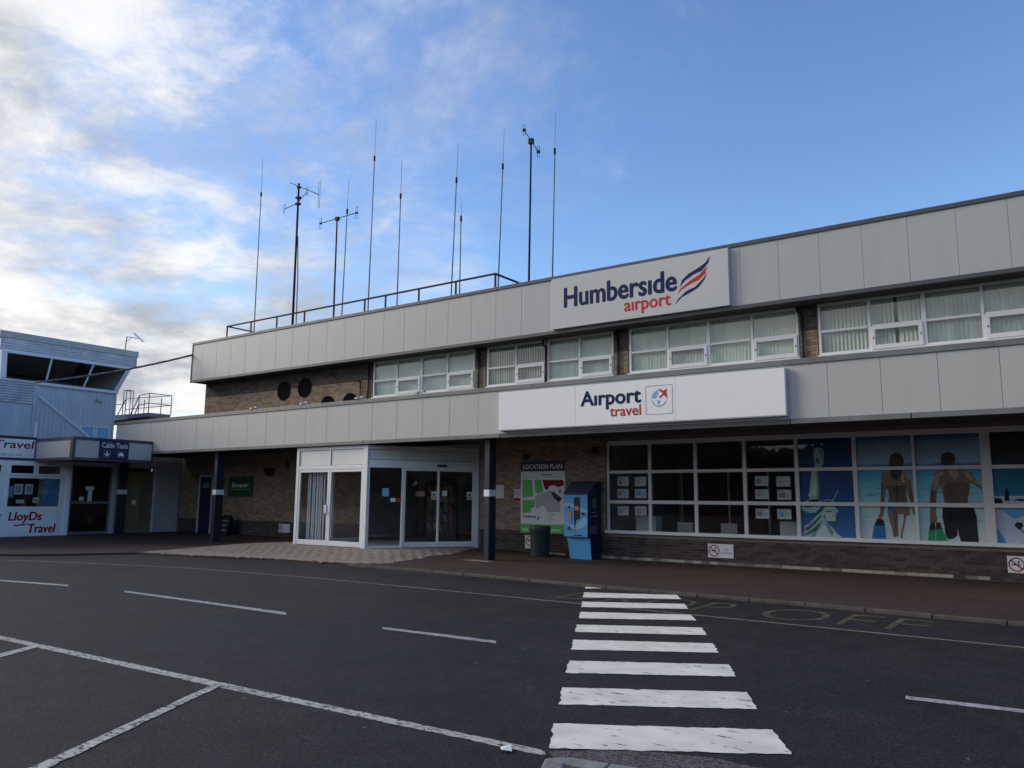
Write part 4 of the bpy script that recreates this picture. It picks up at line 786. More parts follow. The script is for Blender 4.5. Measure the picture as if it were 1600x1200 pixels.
g = MB(); pbox(g, ps, 0.06, 1.08, 0.205, 2.49, -0.05, -0.042); g.build('side_pane', MT['glass_d'], PO)
s1 = leaf('sliding_door', ps, 1.155, 2.24, ZP+0.012, 2.487, 0.055, 0.15, 0.075, -0.085, -0.045, MT['glass_d'])
s2 = leaf('sliding_door', ps, 2.185, LS-0.165, ZP+0.016, 2.487, 0.06, 0.15, 0.075, -0.04, -0.005, MT['glass_d'])
m = MB(); pbox(m, ps, 2.16, 2.46, 2.545, 2.605, 0, 0.05); m.build('door_sensor', MT['black'], PO)
for nm, q, mm in (('window_notice', (0.50, 1.645, 0.70, 1.885), 'skyb'), ('window_notice', (0.75, 1.485, 0.90, 1.595), 'white'), ('window_notice', (0.90, 1.485, 1.075, 1.59), 'red')):
    printed(nm, [rect(*q)], MT[mm], PO, ps, -0.038)
for o, u0, u1, k in ((s1, 2.01, 2.17, -0.060), (s2, 3.12, 3.29, -0.015)):
    w_ = printed('warning_sticker', [rect(u0, 1.56, u1, 1.80)], MT['white'], o, ps, k)
    printed('sticker_print', [rect(u0+0.01, 1.57, u1-0.01, 1.665)], mat('yellow_print', (0.50, 0.36, 0.08)), w_, ps, k+0.002)
    printed('sticker_print', [[(u0+0.03, 1.68), (u1-0.03, 1.68), ((u0+u1)/2, 1.785)]], MT['black'], w_, ps, k+0.003)
printed('window_notice', [rect(2.335, 1.67, 2.49, 1.825)], MT['paper'], s2, ps, -0.015)
# inside the porch: floor mat, hanging strip blind, leaflet rack
MB().prism([(-20.0, 16.56, 0.02), (-16.95, 16.56, 0.02), (-15.2, 19.39, 0.02), (-20.0, 19.39, 0.02)], (0, 0, 0.125)).build('porch_floor', MT['inkgrey'], PO)
MB().prism([(-20.0, 16.55, 3.06), (-16.95, 16.55, 3.06), (-15.15, 19.38, 3.06), (-20.0, 19.38, 3.06)], (0, 0, 0.05)).build('porch_ceiling', MT['room'], PO)
mb = MB()
for i, (x, y) in enumerate([(-19.84, 16.75), (-19.76, 16.75), (-19.64, 16.76), (-19.56, 16.76), (-19.46, 16.77), (-19.36, 16.70), (-19.28, 16.72), (-19.18, 16.71), (-19.08, 16.73)]):
    mb.add([(x-0.02, y, 0.2), (x+0.022, y+0.02, 0.2), (x+0.022, y+0.02, 2.42), (x-0.02, y, 2.42)], [(0,1,2,3)])
mb.build('strip_blind', MT['upvc'], PO)
mb = MB(); mb.box(-21.1, -14.8, 25, 25.1, 0, 3.4); mb.box(-21.2, -21.1, 19.66, 25.1, 0, 3.4); mb.box(-14.8, -14.7, 19.66, 25.1, 0, 3.4); mb.box(-21.1, -14.8, 19.66, 25, 3.3, 3.4); mb.box(-21.1, -14.8, 19.40, 25, 0.0, 0.14)
mb.build('entrance_hall', MT['room'], TB)
LR = empty('leaflet_rack', (-17.3, 20.3, 0.08), 'tall rack of orange and red leaflets seen through the left sliding door', 'rack')
MB().box(-17.95, -16.65, 20.25, 20.33, 0.08, 2.2).build('rack_board', MT['dark'], LR)
rl = random.Random(5)
for r_ in range(5):
    for c_ in range(5):
        mmm = mat('leaflet_print', [(0.20, 0.09, 0.04), (0.16, 0.05, 0.04), (0.18, 0.12, 0.06), (0.08, 0.06, 0.09), (0.13, 0.11, 0.10)][rl.randrange(5)])
        x = -17.85+c_*0.23; z = 0.55+r_*0.3
        w1 = rl.uniform(-0.06, 0.06); MB().prism([(x, 20.24, z), (x+w1, 20.20, z+0.25), (x+w1, 20.215, z+0.25), (x, 20.25, z)], (0.17, 0, w1)).build('leaflet', mmm, LR)

# ------------------------------------------------------------------ big signs on the fascias
A = empty('airport_sign', (-9.3, 18.7, 6.42), 'large pale grey fascia sign reading Humberside airport with a striped wing', 'sign')
MB().box(-11.92, -6.665, 18.655, 18.765, 6.42, 7.905).build('sign_panel', MT['sign_grey'], A, bevel=0.008)
pa = front(18.655)
text('lettering', 'Humbersıde', MT['navy'], A, pa, (-11.485, 7.005, -8.065, 7.575), 0.006, 0, 0.003, 0.020)
text('lettering', 'aırport', MT['red'], A, pa, (-9.58, 6.53, -8.235, 6.92), 0.004, 0, 0.003, 0.010)
printed('wing_emblem', [T['swoosh'][0], T['swoosh'][2]], MT['navy'], A, pa, 0.004)
printed('wing_stripe', [T['swoosh'][1]], MT['red'], A, pa, 0.004)
A = empty('travel_sign', (-8.3, 16.25, 3.34), 'long bright white fascia sign reading Airport travel above the shop window', 'sign')
xs_ = [-11.965, -9.665, -7.09, -4.685]
for a, b_ in zip(xs_, xs_[1:]): MB().box(a+0.002, b_-0.002, 16.205, 16.325, 3.345, 4.315).build('sign_panel', MT['sign_white'], A, bevel=0.004)
MB().box(-11.975, -4.672, 16.215, 16.345, 3.325, 3.3445).build('sign_edge', MT['sign_edge'], A)
MB().box(-4.6845, -4.672, 16.212, 16.345, 3.345, 4.32).build('sign_edge', MT['sign_edge'], A)
pa = front(16.205)
text('lettering', 'Aırport', MT['navy'], A, pa, (-9.515, 3.70, -7.935, 4.155), 0.008, 0, 0.003, 0.013)
text('lettering', 'travel', MT['red'], A, pa, (-8.73, 3.52, -7.938, 3.76), 0.004, 0, 0.003, 0.007)
cu, cv = -7.4845, 3.836; hw, hh, rr = 0.332, 0.330, 0.04
def rrect(hw, hh, r, n=5):
    out = []
    for sx, sy, a0 in ((1, 1, 0), (-1, 1, 90), (-1, -1, 180), (1, -1, 270)):
        for i in range(n+1):
            t = math.radians(a0+90*i/n); out.append((cu+sx*(hw-r)+r*math.cos(t), cv+sy*(hh-r)+r*math.sin(t)))
    return out
o_, i_ = rrect(hw, hh, rr), rrect(hw-0.013, hh-0.013, rr-0.01)
printed('emblem_border', [[o_[i], o_[(i+1) % len(o_)], i_[(i+1) % len(o_)], i_[i]] for i in range(len(o_))], MT['gline'], A, pa, 0.003)
gu, gv, gr = -7.482, 3.866, 0.188
printed('emblem_globe', ring(gu, gv, gr, gr, 0.012) + [[(gu-0.15, gv+0.02), (gu-0.17, gv+0.06), (gu-0.13, gv+0.12), (gu-0.07, gv+0.165), (gu-0.02, gv+0.175), (gu-0.01, gv+0.10), (gu-0.05, gv+0.09), (gu-0.04, gv+0.05), (gu-0.08, gv+0.03), (gu-0.10, gv-0.01)], [(gu-0.06, gv-0.05), (gu-0.02, gv-0.03), (gu+0.03, gv-0.05), (gu+0.02, gv-0.10), (gu-0.01, gv-0.15), (gu-0.03, gv-0.15), (gu-0.03, gv-0.10)]], MT['skyb'], A, pa, 0.003)
printed('emblem_shade', [[(gu+gr*math.cos(t), gv+gr*math.sin(t)) for t in [math.radians(200+10*i) for i in range(14)]] + [(gu+(gr-0.022)*math.cos(t), gv+(gr-0.022)*math.sin(t)) for t in [math.radians(330-10*i) for i in range(14)]]], MT['gline'], A, pa, 0.0036)
printed('emblem_plane', [T['plane']], MT['red'], A, pa, 0.005)

# ------------------------------------------------------------------ things on and by the brick wall
PW = YW-0.035
A = empty('location_plan', (-12.68, PW, 0.62), 'tall location plan board with a green and red site map beside the ticket machine', 'sign')
MB().box(-13.45, -11.91, PW, YW-0.006, 0.62, 2.70).build('board', MT['white'], A, bevel=0.004)
pw = front(PW)
printed('header', [rect(-13.45, 2.41, -11.91, 2.70)], MT['navy2'], A, pw, 0.002)
text('lettering', 'LOCATION PLAN', MT['white'], A, pw, (-13.37, 2.475, -12.01, 2.615), 0.012, 0, 0.004)
printed('map_green', T['plan']['green'] + [rect(-13.45, 0.62, -11.91, 0.885)], MT['green'], A, pw, 0.0035)
printed('map_red', T['plan']['red'], MT['dred'], A, pw, 0.0035)
printed('map_road', T['plan']['grey'], MT['maproad'], A, pw, 0.002)
printed('map_building', T['plan']['black'], MT['black'], A, pw, 0.0035)
small = [rect(-12.72, 2.285, -12.36, 2.325), rect(-13.40, 2.235, -11.95, 2.245), rect(-12.49, 1.245, -12.10, 1.275)] + [rect(-12.49, 1.165-0.07*i, -12.49+q, 1.18-0.07*i) for i, q in enumerate((0.27, 0.18, 0.23, 0.16))] + [rect(-13.33, 2.0-0.022, -13.08, 2.0), rect(-13.24, 1.86, -13.18, 1.92), rect(-12.90, 1.96, -12.72, 1.985), rect(-12.85, 1.86, -12.80, 1.92), rect(-13.33, 1.475, -13.08, 1.50), rect(-13.28, 1.34, -13.23, 1.42), rect(-13.40, 0.79, -13.12, 0.84), rect(-12.72, 0.80, -12.02, 0.82)]
printed('map_lettering', small, MT['gline'], A, pw, 0.005)
printed('map_lettering', [rect(-13.38, 0.67, -13.16, 0.75), rect(-12.45, 0.68, -12.05, 0.75)], mat('pale_green_lettering', (0.45, 0.72, 0.42)), A, pw, 0.005)
text('lettering', 'Humbersıde', MT['navy'], A, pw, (-13.38, 1.06, -12.90, 1.14), 0.02, 0, 0.005)
printed('wing_emblem', T['plan']['sw'], MT['navy'], A, pw, 0.005)

def no_smoking(x0, x1, z0, z1, label, wide=True, words=True, Y=YW-0.02):
    o = MB().box(x0, x1, Y, YW-0.006, z0, z1).build('no_smoking_sign', MT['white'], None, bevel=0.003)
    tag(o, label, 'sign', 'no smoking signs'); pl = front(Y)
    h = z1-z0
    r = (h*0.42) if wide else (x1-x0)*0.42
    u = x0+h*0.47 if wide else (x0+x1)/2; v = (z0+z1)/2 if wide else z1-(x1-x0)*0.5
    a = math.radians(-42); t = r*0.09
    printed('cigarette', [rect(u-r*0.6, v-r*0.10, u+r*0.45, v+r*0.06), [(u+r*0.1, v+r*0.15), (u+r*0.25, v+r*0.15), (u+r*0.45, v+r*0.55), (u+r*0.25, v+r*0.6)]], MT['black'], o, pl, 0.002)
    c, s_ = math.cos(a), math.sin(a)
    bar = [(u-c*r*0.9-s_*-t, v-s_*r*0.9-c*t), (u+c*r*0.9-s_*-t, v+s_*r*0.9-c*t), (u+c*r*0.9+s_*-t, v+s_*r*0.9+c*t), (u-c*r*0.9+s_*-t, v-s_*r*0.9+c*t)]
    printed('prohibition_ring', ring(u, v, r, r, r*0.16)+[bar], MT['dred'], o, pl, 0.003)
    if words and wide:
        text('lettering', 'No', MT['gline'], o, pl, (x0+h*1.27, v+h*0.04, x0+h*1.52, v+h*0.22), 0.01, 0, 0.003)
        text('lettering', 'smoking', MT['gline'], o, pl, (x0+h*1.0, v-h*0.24, x1-h*0.08, v-h*0.04), 0.01, 0, 0.003)
    return o
no_smoking(-7.69, -7.03, 0.185, 0.525, 'white no smoking sign on the dark bricks under the middle of the shop window')
no_smoking(-1.26, -0.60, 0.185, 0.525, 'white no smoking sign on dark bricks at the right, under the winter sports poster')
no_smoking(-24.54, -23.90, 0.29, 0.60, 'small white no smoking sign low on the wall just left of the glass entrance porch')
no_smoking(-13.30, -12.98, 0.17, 0.55, 'white no smoking sign half hidden behind the grey litter bin', False)
o = no_smoking(-13.72, -13.47, 1.53, 1.89, 'small red and white prohibition notice at the left edge of the location plan', False)
printed('red_strip', [rect(-13.71, 1.54, -13.48, 1.63)], MT['dred'], o, front(YW-0.02), 0.002)

A = MB().box(-27.75, -26.22, YW-0.05, YW-0.006, 1.60, 2.39).build('car_hire_sign', MT['green_d'], None, bevel=0.004)
tag(A, 'dark green car hire sign reading Europcar on the brick wall left of the porch', 'sign')
text('lettering', 'Europcar', MT['white'], A, front(YW-0.05), (-27.52, 1.92, -26.46, 2.14), 0.0, 0.25, 0.003, 0.008)
printed('underline', [[(-27.60, 1.88), (-26.40, 1.865), (-26.38, 1.88), (-27.58, 1.895)]], MT['maproad'], A, front(YW-0.05), 0.003)

# ticket machine
A = empty('ticket_machine', (-11.08, 18.95, 0), 'bright blue car park ticket machine with a sloping hood beside the location plan', 'ticket machine')
def yzprism(pts, x0, x1): return MB().prism([(x0, y, z) for y, z in pts], (x1-x0, 0, 0))
yzprism([(18.56, 0.60), (18.56, 1.72), (18.60, 1.755), (19.02, 2.075), (19.30, 2.075), (19.30, 0.60)], -11.44, -10.70).build('cabinet', MT['mnavy'], A, bevel=0.008)
yzprism([(18.535, 1.735), (18.535, 1.765), (19.0, 2.10), (19.32, 2.10), (19.32, 2.075), (19.01, 2.08)], -11.46, -10.68).build('hood', MT['mhood'], A, bevel=0.004)
MB().prism([(-11.36, 18.74, 0), (-10.70, 18.74, 0), (-10.70, 18.66, 0.595), (-11.41, 18.66, 0.595)], (0, 0.02, 0)).build('pedestal_front', MT['blue'], A)
MB().prism([(-11.35, 18.76, 0), (-10.70, 18.76, 0), (-10.70, 19.28, 0), (-11.35, 19.28, 0)], (0, 0, 0.598)).build('pedestal', MT['mnavy'], A)
fp = MB().box(-11.437, -10.703, 18.545, 18.5595, 0.605, 1.725).build('front_panel', MT['blue'], A, bevel=0.004)
pm = front(18.545)
printed('wave_print', [[(-11.43, 1.50), (-11.25, 1.52), (-11.05, 1.44), (-10.85, 1.36), (-10.71, 1.33), (-10.71, 1.24), (-10.90, 1.28), (-11.1, 1.36), (-11.3, 1.42), (-11.43, 1.41)], [(-11.43, 0.97), (-11.32, 0.90), (-11.15, 0.82), (-11.0, 0.80), (-10.88, 0.84), (-10.75, 0.92), (-10.71, 1.0), (-10.71, 1.12), (-10.85, 1.10), (-10.98, 0.98), (-11.1, 0.90), (-11.25, 0.93), (-11.43, 1.02)]], MT['blue_l'], fp, pm, 0.002)
printed('payment_strip', [[(-11.12, 1.10), (-11.12, 1.62), (-11.09, 1.66), (-10.96, 1.66), (-10.93, 1.62), (-10.93, 1.08), (-11.05, 1.06), (-11.10, 0.72)]], MT['black'], fp, pm, 0.0035)
MB().box(-11.09, -10.97, 18.532, 18.545, 1.31, 1.42).build('amber_reader', MT['amber'], fp)
MB().box(-11.345, -11.20, 18.530, 18.5445, 1.05, 1.255).build('coin_plate', mat('beige_plate', (0.36, 0.33, 0.26), 0.4), fp)
MB().box(-10.885, -10.79, 18.525, 18.5445, 1.19, 1.25).build('card_slot', MT['black'], fp)
printed('button', [disc(-11.275, 1.39, 0.038, 0.038)], MT['black'], fp, pm, 0.004)
printed('warning_mark', [[(-11.345, 0.77), (-11.20, 0.77), (-11.21, 0.83), (-11.272, 0.90), (-11.335, 0.83)]], MT['mhood'], fp, pm, 0.004)
MB().box(-11.12, -10.88, 18.53, 18.5445, 0.635, 0.66).build('ticket_slot', MT['black'], fp)
pr_ = right(-10.70)
printed('side_emblem', [disc(18.90, 1.50, 0.12, 0.15, 12)], mat('dim_green_print', (0.09, 0.20, 0.09)), A, pr_, 0.003)
printed('side_lettering', [rect(18.72, 1.24, 19.02, 1.27), rect(18.70, 1.14, 19.08, 1.18)] + [rect(18.70, 0.86-0.055*i, 19.06-0.03*i, 0.885-0.055*i) for i in range(4)], mat('dim_grey_print', (0.20, 0.22, 0.27)), A, pr_, 0.003)

# litter bin
A = empty('litter_bin', (-12.27, 18.62, 0), 'round dark grey litter bin standing in front of the location plan', 'bin')
mb = MB(); mb.lathe(-12.27, 18.62, [(0.245, 0.02), (0.255, 0.06), (0.285, 0.72), (0.30, 0.74), (0.30, 0.84), (0.285, 0.86), (0.22, 0.86), (0.21, 0.70)], 28); mb.build('bin_body', MT['bin'], A, smooth=True)
mb = MB(); mb.lathe(-12.27, 18.62, [(0.265, 0.0), (0.265, 0.03), (0.25, 0.035)], 28); mb.build('bin_foot', MT['black'], A)

# folding pavement board
A = empty('pavement_board', (-27.05, 18.85, 0.08), 'black folding pavement board standing by the wall below the green sign', 'notice board')
zb = 0.09
def lean(y0, s): return lambda x, z: (x, y0+s*(z-zb)*0.22, z)
for nm, y0, s in (('front_leaf', 18.70, 1), ('rear_leaf', 19.08, -1)):
    f = lean(y0, s); out = [(-27.36, zb), (-27.36, 0.80), (-27.28, 0.90), (-26.86, 0.90), (-26.78, 0.80), (-26.78, zb)]
    lf = MB().prism([f(x, z) for x, z in out], (0, 0.03, 0)).build(nm, MT['black'], A, bevel=0.004)
    if s == 1:
        for z in (0.28, 0.47, 0.64): MB().prism([Vector(f(x, z_))+Vector((0, -0.004, 0)) for x, z_ in rect(-27.24, z, -26.92, z+0.05)], (0, 0.003, 0)).build('chalk_line', MT['inkgrey'], lf)

# ------------------------------------------------------------------ posters and notices behind the shop window
def sheet(name, x0, x1, z0, z1, m, label, cat, group=None, Y=19.475):
    o = MB().box(x0, x1, Y, Y+0.003, z0, z1).build(name, m); return tag(o, label, cat, group)
PY = front(19.475)
o = sheet('window_poster', -5.39, -4.14, 0.76, 3.10, MT['p_statue'], 'blue poster of a pale green crowned statue raising a torch', 'poster', 'posters in the shop window')
t = T['statue']; printed('statue_figure', t['light'], MT['statue'], o, PY, 0.002); printed('statue_highlight', t['pale'], MT['statue_p'], o, PY, 0.004); printed('statue_shade', t['shade'], MT['statue_s'], o, PY, 0.005); printed('statue_fold', t['dark'], MT['statue_d'], o, PY, 0.006)
o = sheet('window_poster', -4.08, -1.55, 0.76, 3.10, MT['p_beach'], 'wide turquoise beach poster of two swimmers seen from behind carrying flippers', 'poster', 'posters in the shop window')
t = T['couple']
printed('foam', t['foam'], MT['foam'], o, PY, 0.0015)
rs = random.Random(4)
def streaks(n, za, zb, lo, hi):
    out = []
    for i in range(n):
        z = rs.uniform(za, zb); l_ = rs.uniform(lo, hi); x = rs.uniform(-4.07, -1.58-l_); h_ = rs.uniform(0.004, 0.016); out.append([(x, z), (x+l_*0.4, z-h_*0.5), (x+l_, z+0.004), (x+l_*0.5, z+h_)])
    return out
printed('deep_waves', streaks(60, 1.62, 2.28, 0.15, 0.6), MT['streak_d'], o, PY, 0.0008)
printed('pale_waves', streaks(90, 0.80, 2.0, 0.10, 0.45), MT['streak'], o, PY, 0.0012)
printed('shaded_skin', t['shade'], MT['skin_d'], o, PY, 0.0036); printed('dark_line', t['line'], MT['shorts'], o, PY, 0.0041); printed('lit_skin', t['glint'], MT['shine'], o, PY, 0.0048)
for i, (k, m) in enumerate((('skin', 'skin'), ('shine', 'shine'), ('hair', 'hair'), ('black', 'shorts'), ('green', 'fin_g'), ('blue', 'fin_b'))): printed({'skin': 'swimmer', 'shine': 'highlight', 'hair': 'swimmer_hair', 'black': 'dark_print', 'green': 'green_flippers', 'blue': 'blue_flippers'}[k], t[k], MT[m], o, PY, 0.003+0.0015*i)
o = sheet('window_poster', -1.46, -0.23, 0.76, 3.10, MT['p_ski'], 'winter sports poster with snow slope and skier at the far right window', 'poster', 'posters in the shop window')
printed('snow', T['ski']['snow'], MT['snow'], o, PY, 0.002); printed('skier', T['ski']['dark'], MT['shorts'], o, PY, 0.004)
pos = ['top left', 'top right', 'middle left', 'middle right', 'bottom left', 'bottom right']
for i, ((u0, v1), (u1, v0)) in enumerate(T['notices']):
    o = sheet('window_notice', u0, u1, v0, v1, MT['paper'], 'white notice, %s of six %s' % (pos[i % 6], 'in the leftmost shop window panes' if i < 6 else 'in the bay beside the statue poster'), 'notice', 'paper notices in the shop window')
    rn = random.Random(50+i); ln = [rect(u0+0.03, v1-0.05, u0+rn.uniform(0.16, 0.28), v1-0.03)]
    um = u0+rn.uniform(0.14, 0.20)
    for j in range(rn.randint(3, 6)): z_ = v1-0.075-0.024*j; ln.append(rect(um, z_-0.008, min(u1-0.03, um+rn.uniform(0.06, 0.16)), z_))
    printed('notice_print', ln, MT['inkgrey'], o, PY, 0.002)
    printed('notice_picture', [rect(u0+0.03, v0+0.03+rn.uniform(0, 0.04), um-0.015, v1-0.07)], MT[rn.choice(['gline', 'skyb', 'inkgrey', 'maproad'])], o, PY, 0.003)
A = empty('office_cabinet', (-9.7, 20.3, 0), 'pale low cabinet standing inside behind the leftmost shop window pane', 'cabinet')
MB().box(-10.05, -9.45, 20.1, 20.5, 0, 1.15).build('cabinet_body', MT['sheet'], A)
for z in (0.1, 0.62): MB().box(-10.02, -9.48, 20.07, 20.098, z, z+0.48).build('cabinet_door', MT['sheet'], A)
A = empty('office_cabinet', (-5.75, 20.2, 0), 'pale low cabinet standing inside beside the statue poster', 'cabinet')
MB().box(-6.05, -5.45, 20.0, 20.4, 0, 1.10).build('cabinet_body', MT['sheet'], A)
for z in (0.1, 0.60): MB().box(-6.02, -5.48, 19.97, 19.998, z, z+0.46).build('cabinet_door', MT['sheet'], A)
A = empty('display_partition', (-8.0, 21.9, 0), 'dark red display partition standing inside behind the second and third shop window panes', 'partition')
MB().box(-9.4, -8.05, 21.85, 21.92, 0, 2.5).build('partition_board', MT['maroon'], A); MB().box(-7.95, -6.9, 21.85, 21.92, 0, 2.5).build('partition_board', MT['maroon'], A)
for x in (-9.42, -8.0, -6.88): MB().box(x-0.03, x+0.03, 21.83, 21.94, 0, 2.55).build('partition_post', MT['room'], A)
A = empty('office_desk', (-7.3, 20.9, 0), 'office desk inside the shop between the two window bays of notices', 'desk')
MB().box(-8.9, -6.6, 20.6, 21.3, 0.70, 0.74).build('desk_top', MT['tan'], A)
for x in (-8.85, -6.7):
    for y in (20.65, 21.2): MB().box(x, x+0.05, y, y+0.05, 0, 0.70).build('leg', MT['black'], A)
def chair(x, y, label):
    A = empty('office_chair', (x, y, 0), label, 'chair', 'chairs inside the shop')
    MB().box(x-0.24, x+0.24, y-0.24, y+0.24, 0.43, 0.49).build('seat', MT['room'], A, bevel=0.02)
    MB().box(x-0.22, x+0.22, y-0.27, y-0.22, 0.55, 1.02).build('backrest', MT['room'], A, bevel=0.02)
    for sx in (-1, 1):
        for sy in (-1, 1): MB().tube((x+sx*0.2, y+sy*0.2, 0), (x+sx*0.2, y+sy*0.2, 0.43), 0.014).build('leg', MT['black'], A)
        MB().tube((x+sx*0.16, y-0.235, 0.43), (x+sx*0.16, y-0.245, 0.6), 0.012).build('back_post', MT['black'], A)
chair(-8.55, 20.25, 'chair behind the second shop window pane from the left, back to the glass')
chair(-7.35, 20.25, 'chair behind the third shop window pane from the left, back to the glass')

# ------------------------------------------------------------------ roof: railing and aerials
A = empty('roof_railing', (-21.8, 19.7, 7.9), 'dark steel guard railing running along the flat roof edge', 'railing')
ZR_, YR = 8.80, 19.72
mb = MB(); mb.box(-29.07, -14.72, YR-0.03, YR+0.03, ZR_-0.025, ZR_+0.025); mb.build('top_rail', MT['mast'], A)
mb = MB(); mb.box(-14.78, -14.72, YR+0.03, 21.6, ZR_-0.025, ZR_+0.025); mb.build('end_rail', MT['mast'], A)
mb = MB(); mb.box(-29.07, -29.02, YR+0.03, 22.6, ZR_-0.025, ZR_+0.025); mb.build('end_rail', MT['mast'], A)
for x in (-29.03, -27.40, -25.73, -24.05, -22.37, -20.72, -19.66, -18.06, -16.40, -14.75): MB().box(x-0.028, x+0.028, YR-0.02, YR+0.02, 7.90, ZR_-0.027).build('post', MT['mast'], A)
for x, y in ((-29.03, 22.5), (-14.75, 21.5)): MB().box(x-0.028, x+0.028, y-0.02, y+0.02, 7.90, ZR_-0.027).build('post', MT['mast'], A)
YA = 20.5; ZA = 7.90
def whip_aerial(x, zt, zj, label, xt=None):
    xt = x if xt is None else xt
    A = empty('whip_aerial', (x, YA, ZA), label, 'aerial', 'whip aerials on the roof')
    xj = x+(xt-x)*(zj-ZA)/(zt-ZA)
    MB().tube((x, YA, ZA), (xj, YA, zj), 0.024, 0.019, 8).build('pole', MT['whip'], A, smooth=True)
    MB().tube((xj, YA, zj-0.06), (xj, YA, zj+0.14), 0.040, 0.036, 8).build('coupling', MT['mast'], A)
    MB().tube((xj, YA, zj+0.14), (xt, YA, zt), 0.011, 0.007, 6).build('whip', MT['whip'], A)
    MB().box(x-0.15, x+0.15, YA-0.15, YA+0.15, ZA, ZA+0.03).build('base_plate', MT['galv'], A)
for a in ((-28.25, 16.54, 14.78, 'very tall whip aerial, leftmost on the roof by the corner of the railing', -28.32), (-22.80, 14.16, 12.81, 'whip aerial standing directly behind the T-shaped dipole aerial', -22.70), (-21.36, 16.30, 14.66, 'tallest whip aerial in the middle, its tip highest left of the sign', -21.27),
          (-19.85, 14.26, 12.79, 'whip aerial standing alone right of the tallest middle whip', -19.82), (-17.28, 14.16, 12.78, 'taller of the two whip aerials standing close together', -17.07), (-16.88, 11.96, 11.30, 'shortest whip aerial, close beside a taller one', -16.87),
          (-15.24, 14.15, 12.78, 'whip aerial rising at the right corner of the roof railing', -15.03), (-13.08, 14.11, 12.78, 'whip aerial rising from the left end of the large airport sign', -12.95)): whip_aerial(*a)
def folded(mb, c, h, w_, d=(1, 0, 0)):
    c = Vector(c); d = Vector(d).normalized()
    p_ = [c-d*w_/2+Vector((0, 0, -h/2)), c+d*w_/2+Vector((0, 0, -h/2)), c+d*w_/2+Vector((0, 0, h/2)), c-d*w_/2+Vector((0, 0, h/2))]
    mb.path(p_+[p_[0]], 0.008, 5)
def mast(x, zt, label, xt, r=0.036):
    A = empty('dipole_aerial', (x, YA, ZA), label, 'aerial', 'dipole aerials on the roof')
    MB().tube((x, YA, ZA), (xt, YA, zt), r, r*0.85, 8).build('mast', MT['mast'], A, smooth=True)
    MB().box(x-0.15, x+0.15, YA-0.15, YA+0.15, ZA, ZA+0.03).build('base_plate', MT['galv'], A); return A
A = mast(-25.72, 14.72, 'thick aerial mast with several short arms and upright loop dipoles', -25.76, 0.05)
for nm, p_, q_ in (('arm', (-26.36, 20.50, 14.90), (-24.45, 20.50, 13.93)), ('arm', (-25.72, 20.45, 13.85), (-24.98, 20.3, 14.10)), ('arm', (-25.74, 20.45, 13.82), (-26.36, 20.3, 13.66))): MB().tube(p_, q_, 0.016, n=6).build(nm, MT['mast'], A)
for c, h, w_ in (((-24.44, 20.5, 13.93), 1.12, 0.09), ((-24.96, 20.3, 14.11), 0.36, 0.07), ((-26.38, 20.3, 13.66), 0.38, 0.10)):
    mb = MB(); folded(mb, c, h, w_); mb.build('loop_dipole', MT['mast'], A)
mb = MB(); mb.box(-25.85, -25.66, 20.42, 20.58, 14.05, 14.13); mb.box(-25.87, -25.66, 20.42, 20.58, 13.78, 13.86); mb.box(-25.82, -25.70, 20.44, 20.56, 14.50, 14.60); mb.build('clamp', MT['mast'], A)
MB().path([(-25.55, 20.55, ZA), (-25.60, 20.55, 10.6), (-25.70, 20.53, 12.4)], 0.022, 6).build('stay_pole', MT['whip'], A)
A = mast(-23.26, 12.70, 'T-shaped aerial mast with a small loop dipole at each end of its arm', -23.29)
MB().tube((-24.27, YA, 12.69-0.03), (-22.18, YA, 12.61+0.06), 0.017, n=6).build('arm', MT['mast'], A)
for c in ((-24.27, YA, 12.66), (-22.18, YA, 12.67)):
    mb = MB(); folded(mb, c, 0.48, 0.10); mb.box(c[0]-0.05, c[0]+0.05, YA-0.03, YA+0.03, c[2]-0.03, c[2]+0.03); mb.build('loop_dipole', MT['mast'], A)
MB().box(-23.36, -23.20, YA-0.06, YA+0.06, 12.58, 12.72).build('clamp', MT['mast'], A)
A = mast(-13.98, 13.42, 'mast with a sharply sloping arm and small dipoles near the airport sign', -13.91)
MB().tube((-14.44, YA+0.35, 14.10), (-13.39, YA-0.35, 12.78), 0.018, n=6).build('arm', MT['mast'], A)
for c in ((-14.44, YA+0.35, 14.10), (-13.39, YA-0.35, 12.78)):
    mb = MB(); folded(mb, c, 0.36, 0.08); mb.box(c[0]-0.05, c[0]+0.05, c[1]-0.04, c[1]+0.04, c[2]-0.04, c[2]+0.04); mb.build('loop_dipole', MT['mast'], A)
MB().box(-13.99, -13.83, YA-0.06, YA+0.06, 13.32, 13.50).build('clamp', MT['mast'], A)

# ------------------------------------------------------------------ travel kiosk at the left
XK = -31.07
A = empty('travel_kiosk', (-32.5, 12, 0.1), 'white travel agency kiosk with red brush lettering below its window', 'building')
ZK = 0.11
mb = MB(); mb.box(XK-0.09, XK-0.01, 8.0, 14.62, ZK, 1.12)
mb.box(XK-0.09, XK-0.01, 14.45, 14.62, 1.12, 2.85); mb.box(XK-0.09, XK-0.01, 12.44, 12.66, 1.12, 2.85); mb.box(XK-0.09, XK-0.01, 12.66, 14.45, 2.66, 2.85); mb.box(XK-0.09, XK-0.01, 8.0, 12.44, 2.66, 2.85)
mb.build('front_wall', MT['upvc'], A)
MB().box(XK-0.2, XK+0.02, 14.62, 14.79, ZK, 2.86).build('pilaster', MT['upvc'], A, bevel=0.006)
MB().box(-36, XK-0.2, 14.62, 14.79, ZK, 3.55).build('end_wall', MT['upvc_d'], A)
